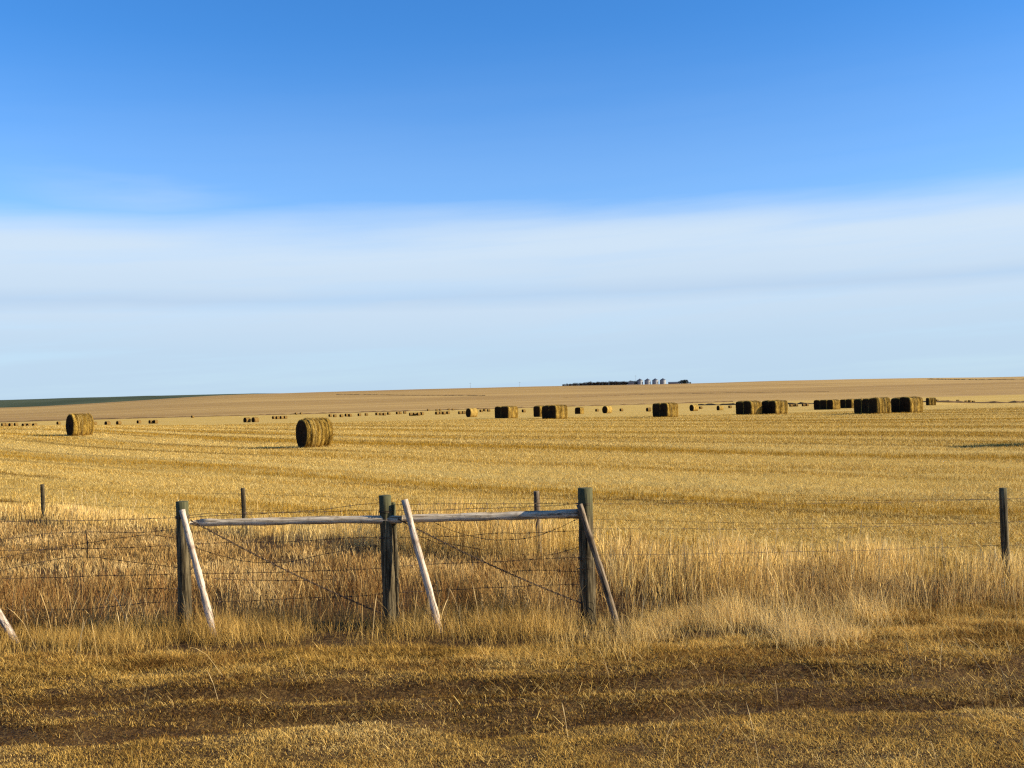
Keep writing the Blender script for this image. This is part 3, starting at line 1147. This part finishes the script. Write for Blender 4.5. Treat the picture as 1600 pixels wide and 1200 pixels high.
def make_bin(px, label, rad=3.6, wall_h=5.0):
    x, y, z = crest(px)
    b = empty('grain_bin', (x, y, z - 0.2))
    tag(b, label, 'grain bin', 'grain bins on the crest')
    mb = MB()
    n = 32
    zs = np.linspace(0, wall_h, 12)
    vs = [(math.cos(2 * math.pi * k / n) * rad, math.sin(2 * math.pi * k / n) * rad, zz) for zz in zs for k in range(n)]
    fs = [(i * n + k, i * n + (k + 1) % n, (i + 1) * n + (k + 1) % n, (i + 1) * n + k) for i in range(11) for k in range(n)]
    mb.add(vs, fs)
    mb.build('wall', M_GALV, b)
    mb = MB()
    prof = [(rad + 0.15, wall_h - 0.02), (rad + 0.12, wall_h + 0.12), (rad * 0.55, wall_h + 1.1), (0.5, wall_h + 1.95)]
    vs = [(math.cos(2 * math.pi * k / n) * r, math.sin(2 * math.pi * k / n) * r, zz) for r, zz in prof for k in range(n)]
    fs = [(i * n + k, i * n + (k + 1) % n, (i + 1) * n + (k + 1) % n, (i + 1) * n + k) for i in range(3) for k in range(n)]
    mb.add(vs, fs)
    mb.build('roof', M_ROOF, b)
    mb = MB()
    mb.tube([(0, 0, wall_h + 1.9), (0, 0, wall_h + 2.3)], [0.55, 0.45], 16)
    mb.build('cap', M_ROOF, b)


for px, lab in ((1000, 'leftmost of the four grain bins on the crest, touching the dark trees'),
                (1012, 'second from left of the four grain bins on the crest'),
                (1024, 'third from left of the four grain bins on the crest'),
                (1036, 'rightmost of the four grain bins on the crest')):
    make_bin(px, lab)


def box(mb, x0, x1, y0, y1, z0, z1):
    v = [(x, y, z) for z in (z0, z1) for y in (y0, y1) for x in (x0, x1)]
    mb.add(v, [(0, 2, 3, 1), (4, 5, 7, 6), (0, 1, 5, 4), (2, 6, 7, 3), (0, 4, 6, 2), (1, 3, 7, 5)], False)


def make_shed(px, w, h, label, name='shed'):
    x, y, z = crest(px)
    s = empty(name, (x, y, z - 0.2))
    tag(s, label, 'shed')
    mb = MB()
    box(mb, -w / 2, w / 2, -3, 3, 0, h)
    mb.build('wall', M_SHED, s)
    mb = MB()
    vs = [(-w / 2 - .3, -3.3, h - .05), (w / 2 + .3, -3.3, h - .05), (w / 2 + .3, 0, h + 1.2), (-w / 2 - .3, 0, h + 1.2), (-w / 2 - .3, 3.3, h - .05), (w / 2 + .3, 3.3, h - .05)]
    mb.add(vs, [(0, 1, 2, 3), (3, 2, 5, 4), (0, 3, 4), (1, 5, 2), (0, 4, 5, 1)], False)
    mb.build('roof', M_ROOF, s)


make_shed(986, 7, 2.6, 'low dark farm shed between the shelterbelt and the leftmost grain bin')
make_shed(1052, 11, 1.5, 'long low pinkish grey shed right of the rightmost grain bin')


def tree_mesh(seed, h, spread, leafy):
    rs = random.Random(seed)
    mb = MB()
    mb.tube([(0, 0, -0.3), (0.1, 0, h * 0.4), (0, 0.1, h * 0.75)], [0.16, 0.11, 0.04], 6)
    for k in range(9):
        a = rs.uniform(0, 6.28)
        z0 = h * rs.uniform(0.15, 0.6)
        mb.tube([(0, 0, z0), (math.cos(a) * spread * 0.5, math.sin(a) * spread * 0.5, z0 + h * 0.22), (math.cos(a) * spread * 0.8, math.sin(a) * spread * 0.8, min(h, z0 + h * 0.4))], [0.07, 0.045, 0.02], 4)
    vs, fs = [], []
    for k in range(520 if leafy else 300):
        a = rs.uniform(0, 6.28)
        zz = rs.uniform(0.05, 1.0)
        rr = spread * math.sqrt(rs.random()) * (0.35 + 0.9 * math.sin(min(1, zz * 1.05) * 2.6))
        c = Vector((math.cos(a) * rr, math.sin(a) * rr, zz * h))
        u = Vector((rs.gauss(0, 1), rs.gauss(0, 1), rs.gauss(0, 1))).normalized()
        w = u.cross(Vector((rs.gauss(0, 1), rs.gauss(0, 1), rs.gauss(0, 1)))).normalized()
        ln, wd = (0.35, 0.22) if leafy else (0.75, 0.07)
        b = len(vs)
        vs += [c - u * ln - w * wd, c - u * ln + w * wd, c + u * ln]
        fs.append((b, b + 1, b + 2))
    mb.add(vs, fs, False)
    return mb.mesh('bare_tree')


TREES = []
for k_ in range(3):
    me_ = tree_mesh(300 + k_, 4.2 + 0.5 * k_, 1.9, False)
    me_.materials.append(M_TWIG)
    TREES.append(me_)
LEAFY = []
for k_ in range(2):
    me_ = tree_mesh(320 + k_, 4.4 + 0.6 * k_, 2.3, True)
    me_.materials.append(M_SPRUCE)
    LEAFY.append(me_)
xs_ = np.arange(879, 996, 2.0)
for i_, px in enumerate(xs_):
    for row in (0, 1):
        x, y, z = crest(px + random.uniform(-0.9, 0.9) + row, 602, CR_Y + 6 * row)
        o = link('bare_tree', random.choice(TREES))
        o.location = (x, y, z - 0.15)
        s = (0.55 + 0.45 * min(1, i_ / 22)) * random.uniform(0.85, 1.2) * 0.82
        o.scale = (s * 1.1, s * 1.1, s)
        o.rotation_euler = (0, 0, random.uniform(0, 6.28))
        tag(o, 'dark bare tree in the shelterbelt left of the grain bins', 'tree', 'shelterbelt trees')
for px, s in ((1058.5, 0.55), (1062, 0.75), (1065.5, 0.9), (1069, 1.0), (1071.5, 1.1), (1075, 0.5), (1078.5, 0.45)):
    x, y, z = crest(px)
    o = link('dark_tree', random.choice(LEAFY))
    o.location = (x, y, z - 0.2)
    o.scale = (s, s, s)
    o.rotation_euler = (0, 0, random.uniform(0, 6.28))
    tag(o, 'low dark tree in the small clump right of the grain bins', 'tree', 'trees right of the grain bins')


def utility_pole(px, h, label):
    x, y, z = crest(px)
    u = empty('utility_pole', (x, y, z - 0.5))
    tag(u, label, 'utility pole')
    mb = MB()
    mb.tube([(0, 0, 0), (0, 0, h + 0.5)], [0.12, 0.08], 8)
    mb.build('pole', M_SHED, u)
    mb = MB()
    box(mb, -1.1, 1.1, -0.08, 0.08, h - 0.35, h - 0.2)
    mb.build('crossarm', M_SHED, u)


utility_pole(735, 6.5, 'leftmost thin utility pole on the skyline, above the half pale bale')
utility_pole(812, 6.0, 'thin utility pole on the skyline left of the shelterbelt')
utility_pole(993.5, 11.0, 'tallest thin utility pole beside the leftmost grain bin')


# ------------------------------------------------------------------ weed banks that draw the far field lines
M_WEED, t_, o_ = new_mat('rank_weeds')
nn_ = t_.noise(t_.node('ShaderNodeNewGeometry').outputs['Position'], 0.3, 4, 0.7)
principled(t_, o_, t_.ramp(nn_, [(0.3, (0.08, 0.048, 0.022)), (0.7, (0.19, 0.115, 0.05))]), 0.95, spec=0.1)


def weed_bank(pts, hgt, wid, label):
    """low uneven bank of weeds through plan points"""
    P = []
    for i in range(len(pts) - 1):
        n = 60
        for k in range(n):
            s = k / n
            P.append((pts[i][0] * (1 - s) + pts[i + 1][0] * s, pts[i][1] * (1 - s) + pts[i + 1][1] * s))
    vs, fs = [], []
    for i, (x, y) in enumerate(P):
        hh = hgt * random.uniform(0.35, 1.2)
        z = hz(x, y)
        y += random.uniform(-0.4, 0.4)
        vs += [(x, y - wid, z - 0.4), (x, y - wid * 0.4, z + hh * 0.8), (x, y + wid * 0.3, z + hh), (x, y + wid, z - 0.4)]
        if i:
            a = (i - 1) * 4
            fs += [(a + j, a + 4 + j, a + 5 + j, a + 1 + j) for j in range(3)]
    mb = MB()
    mb.add(vs, fs, False)
    o = mb.build('weed_bank', M_WEED)
    return tag(o, label, 'weeds', None, 'stuff')


def plan(px, Y):
    return ((px - 800) / F_PX * Y, Y)


weed_bank([plan(-500, 690), plan(380, 715), plan(760, 745), plan(1150, 790)], 0.7, 1.5, 'thin dark weedy line where the stubble field meets the hill')
weed_bank([plan(1090, 640), plan(1460, 560), plan(2100, 540)], 1.0, 2.0, 'dark weedy line along the far field edge at the right')
weed_bank([plan(525, 1130), plan(640, 1060), plan(760, 1010)], 0.45, 1.2, 'faint dark line slanting down the hill at mid photo')
weed_bank([plan(1450, 1180), plan(1530, 1130), plan(1900, 1080)], 0.7, 1.6, 'dark line slanting down the hill at the right edge')
weed_bank([plan(880, 930), plan(1000, 960), plan(1300, 930)], 0.3, 1.0, 'faint dark line across the hill below the grain bins')

# ------------------------------------------------------------------ grass
def scatter(n, x0, x1, y0, y1, dens):
    """n candidates in a box, kept with probability dens(x, y)"""
    x, y = rng.uniform(x0, x1, n), rng.uniform(y0, y1, n)
    k = rng.random(n) < dens(x, y)
    x, y = x[k], y[k]
    v = (np.abs(x) < 0.60 * y + 2.0)
    x, y = x[v], y[v]
    return np.stack([x, y, height(x, y) - 0.01], 1)


def tints(n, pal, jit=0.15, mixer=None):
    pal = np.array(pal, float)
    u = rng.random(n) if mixer is None else np.clip(mixer + rng.normal(0, 0.16, n), 0, 0.999)
    f = u * (len(pal) - 1)
    i = np.minimum(f.astype(int), len(pal) - 2)
    w = (f - i)[:, None]
    c = pal[i] * (1 - w) + pal[i + 1] * w
    return c * (1 + jit * rng.normal(0, 1, (n, 1))).clip(0.55, 1.5)


def qcoord(p):
    return 0.58 * p[..., 0] + 0.814 * p[..., 1]


GOLD = [(0.25, 0.14, 0.03), (0.53, 0.345, 0.098), (0.70, 0.50, 0.18), (0.82, 0.64, 0.31)]
TAN = [(0.12, 0.060, 0.019), (0.33, 0.20, 0.068), (0.52, 0.355, 0.135), (0.68, 0.50, 0.23)]
RUST = [(0.10, 0.045, 0.015), (0.22, 0.105, 0.035), (0.36, 0.20, 0.07)]
OLIVE = [(0.22, 0.128, 0.030), (0.51, 0.32, 0.075), (0.70, 0.47, 0.135), (0.80, 0.60, 0.24)]


def verge_grass():
    parts = []
    # mown thatch: short blades lying every way, thin in the bare ruts
    def dens(x, y):
        rc = rut_coord(x, y)
        rut = 0.85 * np.exp(-((rc - 0.40) / 0.28) ** 2) + 0.75 * np.exp(-((rc + 0.32) / 0.22) ** 2)
        patch = vnoise(x * 0.6, y * 2.0, 1.3, 61, 3)
        d = 1.0 - rut * (1.65 - 1.5 * patch)
        d = d * (1 - 0.75 * sstep(x, 2.6, 3.6) * sstep(y, 11.0, 11.25))
        return np.clip(d, 0.30, 1) * (1 - (0.55 - 0.30 * sstep(y, 7.8, 7.4)) * sstep(vnoise(x, y * 2.6, 2.2, 62, 4), 0.50, 0.33))
    p = scatter(1500000, -8, 9, 5.6, 11.6, lambda x, y: dens(x, y) * (1 - sstep(y, 9.9, 10.3) * (1 - sstep(x, 2.8, 3.8))))
    n = len(p)
    mx = vnoise(p[:, 0] * 0.7, p[:, 1] * 1.6, 1.2, 63, 3)
    far_edge = sstep(p[:, 1], 9.0, 9.8)
    rc = rut_coord(p[:, 0], p[:, 1])
    band = sstep(rc, -0.62, -0.42) * (1 - sstep(rc, 0.62, 0.82))
    clump = vnoise(p[:, 0], p[:, 1] * 1.6, 4.0, 65, 2)
    c = tints(n, OLIVE, 0.20, mx)
    broken = sstep(vnoise(p[:, 0] * 0.8, p[:, 1] * 3.0, 1.2, 66, 4), 0.38, 0.55)
    mid_strip = 1 - 0.35 * np.exp(-(rc / 0.14) ** 2)
    thatch = rng.random(n) < 0.95 * band * (0.50 + 0.50 * broken) * mid_strip + 0.35 * sstep(rc, 0.6, 1.0) * sstep(vnoise(p[:, 0] * 0.7, p[:, 1] * 3.5, 1.3, 67, 3), 0.4, 0.6)
    brown = rng.random(n) < 0.05 + (0.22 + 0.42 * sstep(rc, 0.6, 0.9)) * sstep(vnoise(p[:, 0], p[:, 1] * 1.8, 1.6, 68, 4), 0.44, 0.62)
    c[brown] = tints(int(brown.sum()), [(0.10, 0.045, 0.012), (0.26, 0.135, 0.035), (0.44, 0.26, 0.075)], 0.2)
    c[thatch] = tints(int(thatch.sum()), [(0.03, 0.013, 0.004), (0.11, 0.052, 0.012), (0.32, 0.18, 0.045)], 0.22)
    parts.append(blades(p, rng.uniform(0.012, 0.045, n) * (0.5 + clump) * (1 + 0.8 * far_edge), rng.uniform(0.002, 0.0042, n), rng.uniform(0, 6.28, n),
                        np.where(rng.random(n) < 0.5, rng.uniform(0.95, 1.14, n), rng.uniform(0.3, 1.0, n)), c))
    # straws lying flat
    p = scatter(17000, -8, 8, 5.6, 11.0, lambda x, y: 0.15 + 0.85 * sstep(vnoise(x, y, 1.4, 69, 3), 0.42, 0.62))
    n = len(p)
    parts.append(blades(p + np.array([0, 0, 0.035]), rng.uniform(0.04, 0.15, n), rng.uniform(0.0016, 0.0034, n), rng.uniform(0, 6.28, n),
                        rng.uniform(1.09, 1.16, n), tints(n, OLIVE, 0.25)))
    # grass hanging over the rut edges
    p = scatter(90000, -8, 8, 6.8, 10.2, lambda x, y: np.exp(-((rut_coord(x, y) - 0.80) / 0.12) ** 2) * 0.35 + np.exp(-((rut_coord(x, y) - 0.06) / 0.12) ** 2) * 0.3
                * sstep(vnoise(x, y, 1.5, 64, 2), 0.3, 0.6))
    n = len(p)
    parts.append(blades(p, rng.uniform(0.03, 0.09, n), rng.uniform(0.002, 0.004, n), rng.normal(-math.pi / 2, 0.9, n),
                        rng.uniform(0.7, 1.1, n), tints(n, OLIVE, 0.18), bend=0.8))
    # tall single stems left by the mower
    n = 150
    x = rng.uniform(-6.5, 6.5, n); y = rng.uniform(6.0, 9.4, n)
    right_bias = rng.random(n) < 0.35 + 0.65 * (x > 0)
    x, y = x[right_bias], y[right_bias]
    n = len(x)
    p = np.stack([x, y, height(x, y)], 1)
    parts.append(blades(p, rng.uniform(0.12, 0.40, n), rng.uniform(0.0022, 0.0042, n), rng.normal(math.pi, 0.9, n),
                        rng.uniform(0.2, 0.95, n), tints(n, [(0.45, 0.31, 0.13), (0.70, 0.55, 0.30)], 0.15), bend=0.45, head=1.7))
    return join_blades('verge_grass', parts, M_GRASS, 'short mown olive tan grass on the roadside verge in front of the fence')


verge_grass()


def fence_grass():
    parts = []
    # tufts along the front of the fence, brightest right of the thickest post
    def dens(x, y):
        front = 9.75 + 1.5 * (vnoise(x, y * 0.8, 1.2, 71, 4) - 0.5) - 0.25 * sstep(x, 0.0, 1.0)
        d = sstep(y, front, front + 0.5) * (1 - sstep(y, 11.0, 11.6)) * (1 - 0.86 * sstep(x, 2.8, 4.4))
        cl = vnoise(x, y, 1.1, 72, 3)
        return d * (0.10 + 0.90 * sstep(cl, 0.40, 0.64)) * (0.35 + 0.65 * sstep(y, front, front + 1.1))
    p = scatter(170000, -8, 8, 9.2, 12.2, dens)
    n = len(p)
    tall = vnoise(p[:, 0], p[:, 1], 0.8, 73, 3)
    right_ = sstep(p[:, 0], 0.0, 1.2) * (1 - 0.7 * sstep(p[:, 0], 3.6, 4.4))
    hgt = (0.07 + 0.30 * tall + 0.03 * right_) * rng.uniform(0.5, 1.15, n) * (0.65 + 0.35 * sstep(p[:, 1], 9.8, 10.6))
    mx = 0.40 + 0.55 * right_ + 0.6 * (tall - 0.5)
    parts.append(blades(p, hgt, rng.uniform(0.0018, 0.0034, n), rng.uniform(0, 6.28, n), rng.uniform(0.1, 0.8, n), tints(n, GOLD, 0.18, mx * 0.72)))
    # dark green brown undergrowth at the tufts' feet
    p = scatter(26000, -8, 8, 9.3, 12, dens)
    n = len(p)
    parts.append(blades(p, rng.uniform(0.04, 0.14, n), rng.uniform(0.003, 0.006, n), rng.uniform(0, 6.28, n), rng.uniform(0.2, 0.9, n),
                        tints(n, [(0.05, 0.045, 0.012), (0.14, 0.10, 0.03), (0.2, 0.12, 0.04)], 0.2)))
    # single tall stems
    p = scatter(900, -8, 8, 9.6, 11.6, dens)
    n = len(p)
    parts.append(blades(p, rng.uniform(0.25, 0.6, n), rng.uniform(0.003, 0.005, n), rng.uniform(0, 6.28, n), rng.uniform(0.1, 0.6, n),
                        tints(n, [(0.46, 0.32, 0.13), (0.70, 0.54, 0.28)], 0.12), head=1.6))
    return join_blades('fence_grass', parts, M_GRASS, 'golden tufts of dry grass growing along the front of the fence')


fence_grass()


def weeds():
    """low rusty weeds between the two fences"""
    parts = []
    def dens(x, y):
        q = 0.58 * x + 0.814 * y
        d = sstep(y, 10.7, 11.3) * (1 - sstep(q, 12.0, 12.8)) * (1 - 0.5 * sstep(x, 0.9, 1.6))
        cl = vnoise(x, y, 1.0, 81, 4)
        return d * (0.18 + 0.82 * sstep(cl, 0.36, 0.58))
    p = scatter(330000, -17, 9, 10.6, 24, dens)
    n = len(p)
    near = 1 - sstep(p[:, 1], 12, 16)
    patch = vnoise(p[:, 0], p[:, 1], 0.7, 82, 3)
    hgt = (0.14 + 0.16 * near + 0.14 * (patch - 0.5)) * rng.uniform(0.4, 1.3, n)
    mx = 0.45 + 1.0 * (vnoise(p[:, 0], p[:, 1], 1.6, 83, 3) - 0.5) + 0.12 * sstep(p[:, 1], 12, 15)
    c = tints(n, TAN, 0.2, mx)
    rust = rng.random(n) < (1 - 0.35 * sstep(p[:, 0], 0.9, 1.6)) * (0.06 + 0.40 * near * sstep(vnoise(p[:, 0], p[:, 1], 0.9, 84, 3), 0.42, 0.62))
    c[rust] = tints(int(rust.sum()), RUST, 0.2)
    parts.append(blades(p, hgt, rng.uniform(0.003, 0.0055, n) * (1 + 0.5 * (1 - near)), rng.uniform(0, 6.28, n), rng.uniform(0.05, 0.6, n), c, head=1.2))
    return join_blades('dry_weeds', parts, M_GRASS, 'low rusty brown dead weeds between the near and the far fence')


weeds()


def tall_grass():
    """tall pale grass strip along the field edge and the far fence"""
    parts = []
    def dens(x, y):
        q = 0.58 * x + 0.814 * y
        w0 = 12.15 + 0.35 * (vnoise(x, y, 0.5, 91, 2) - 0.5) - 2.3 * sstep(x, 0.85, 1.15) * (1 - 0.80 * sstep(x, 2.0, 4.4))
        d = sstep(q, w0, w0 + 0.25) * (1 - sstep(q, 13.6, 14.5))
        cl = vnoise(x, y, 1.3, 92, 3)
        lo = 1 - 0.65 * sstep(q, w0 + 1.3, w0 + 0.2)
        return d * lo * (0.10 + 0.75 * sstep(cl, 0.36, 0.62))
    p = scatter(900000, -22, 11, 8.8, 31, dens)
    n = len(p)
    tall = vnoise(p[:, 0], p[:, 1], 0.55, 93, 3)
    q = qcoord(p)
    hgt = (0.42 + 0.40 * (tall - 0.4)) * (1 + 0.50 * sstep(p[:, 0], 1.3, 0.9) * sstep(p[:, 0], -2.2, -0.8) - 0.38 * sstep(p[:, 0], -2.5, -6.0)) * (0.72 + 0.56 * vnoise(p[:, 0], p[:, 1], 2.2, 77, 2)) * rng.uniform(0.45, 1.2, n) * (1 - 0.35 * sstep(q, 13.2, 14.4))
    mx = 0.62 + 0.6 * (vnoise(p[:, 0], p[:, 1], 1.2, 94, 3) - 0.5)
    c = tints(n, GOLD, 0.16, mx)
    front = (q < 12.45) & (rng.random(n) < 0.30 * sstep(vnoise(p[:, 0], p[:, 1], 1.1, 99, 3), 0.4, 0.55))
    c[front] = tints(int(front.sum()), TAN, 0.2)
    parts.append(blades(p, hgt, rng.uniform(0.0018, 0.0036, n) * (1 + 0.5 * sstep(p[:, 1], 14, 22)), rng.normal(0.2, 1.6, n), rng.uniform(0.03, 0.40, n), c, head=2.3))
    # rusty stems and dock at the foot
    p = scatter(38000, -22, 11, 8.8, 31, lambda x, y: dens(x, y) * (1 - sstep(0.58 * x + 0.814 * y, 12.0, 13.0)))
    n = len(p)
    parts.append(blades(p, rng.uniform(0.1, 0.34, n), rng.uniform(0.003, 0.006, n), rng.uniform(0, 6.28, n), rng.uniform(0.05, 0.6, n), tints(n, RUST, 0.25)))
    p = scatter(2200, -22, 11, 8.8, 31, dens)
    n = len(p)
    parts.append(blades(p, rng.uniform(0.5, 0.78, n), rng.uniform(0.003, 0.005, n), rng.uniform(0, 6.28, n), rng.uniform(0.05, 0.35, n),
                        tints(n, [(0.55, 0.40, 0.18), (0.78, 0.62, 0.36)], 0.1), head=2.2))
    return join_blades('tall_grass', parts, M_GRASS, 'tall pale golden grass strip along the edge of the stubble field')


tall_grass()


def stubble():
    parts = []
    n = 1900000
    # more stalks near, fewer far
    y = 12 + 120 * rng.random(n) ** 1.9
    x = rng.uniform(-1, 1, n) * (0.58 * y + 1.5)
    q = 0.58 * x + 0.814 * y
    k = q > 13.7 + 0.5 * rng.random(n)
    keep = rng.random(n) < np.clip(0.95 - 0.55 * sstep(y, 40, 132), 0, 1)
    k &= keep
    x, y = x[k], y[k]
    # drilled rows
    v = 0.714 * x + 0.70 * y
    u = 0.70 * x - 0.714 * y
    vs = np.round(v / 0.28) * 0.28 + rng.normal(0, 0.035, len(v))
    loose = rng.random(len(v)) < 0.4
    v = np.where(loose, v, vs)
    den = 0.70 * 0.70 + 0.714 * 0.714
    x, y = (0.714 * v + 0.70 * u) / den, (0.70 * v - 0.714 * u) / den
    band = vnoise(u * 0.010, v * 0.20, 1.0, 95, 3)
    band2 = vnoise(u * 0.05, v * 1.1, 1.0, 96, 2)
    keep = rng.random(len(x)) < 0.35 + 0.65 * sstep(band2, 0.30, 0.5)
    x, y, u, v, band, band2 = [a[keep] for a in (x, y, u, v, band, band2)]
    p = np.stack([x, y, height(x, y) - 0.01], 1)
    n = len(p)
    ph = v / 8.3 + 1.3 * (vnoise(u * 0.012, v * 0.03, 1.0, 97, 2) - 0.5)
    gold = np.clip(1.0 * sstep(np.abs(ph - np.floor(ph) - 0.5), 0.21, 0.13) * (0.35 + 0.65 * sstep(band, 0.36, 0.50)) + 0.35 * sstep(band2, 0.5, 0.7), 0, 1)
    cA = tints(n, [(0.35, 0.215, 0.050), (0.54, 0.37, 0.095), (0.68, 0.50, 0.165), (0.82, 0.68, 0.33)], 0.16)
    cB = tints(n, [(0.17, 0.085, 0.008), (0.34, 0.195, 0.018), (0.46, 0.28, 0.035)], 0.16)
    c = np.where((rng.random(n) < gold)[:, None], cB, cA)
    f2 = v / 4.15 + 2.6 * (vnoise(u * 0.012, v * 0.03, 1.0, 97, 2) - 0.5)
    line = (np.abs(f2 - np.floor(f2) - 0.5) < 0.05 + 0.07 * sstep(y, 30, 80)) & (rng.random(n) < sstep(vnoise(u * 0.06, v * 0.15, 1.0, 98, 2), 0.34, 0.52))
    c[line] = tints(int(line.sum()), [(0.08, 0.04, 0.006), (0.2, 0.11, 0.02)], 0.2)
    lying = rng.random(n) < 0.30
    h = np.where(lying, rng.uniform(0.06, 0.20, n), rng.uniform(0.04, 0.115, n) * (0.8 + 0.6 * gold))
    ln = np.where(lying, 1.12, rng.uniform(0, 0.35, n))
    w = rng.uniform(0.003, 0.0065, n) * (1 + 2.6 * sstep(y, 18, 110))
    vv, qq, cc = blades(p + np.array([0, 0, 0.03]) * lying[:, None], h, w, rng.uniform(0, 6.28, n), ln, c)
    parts.append((vv, qq, cc))
    return join_blades('stubble', parts, M_STUB, 'cut gold and tan stubble in slanting rows across the field')


stubble()
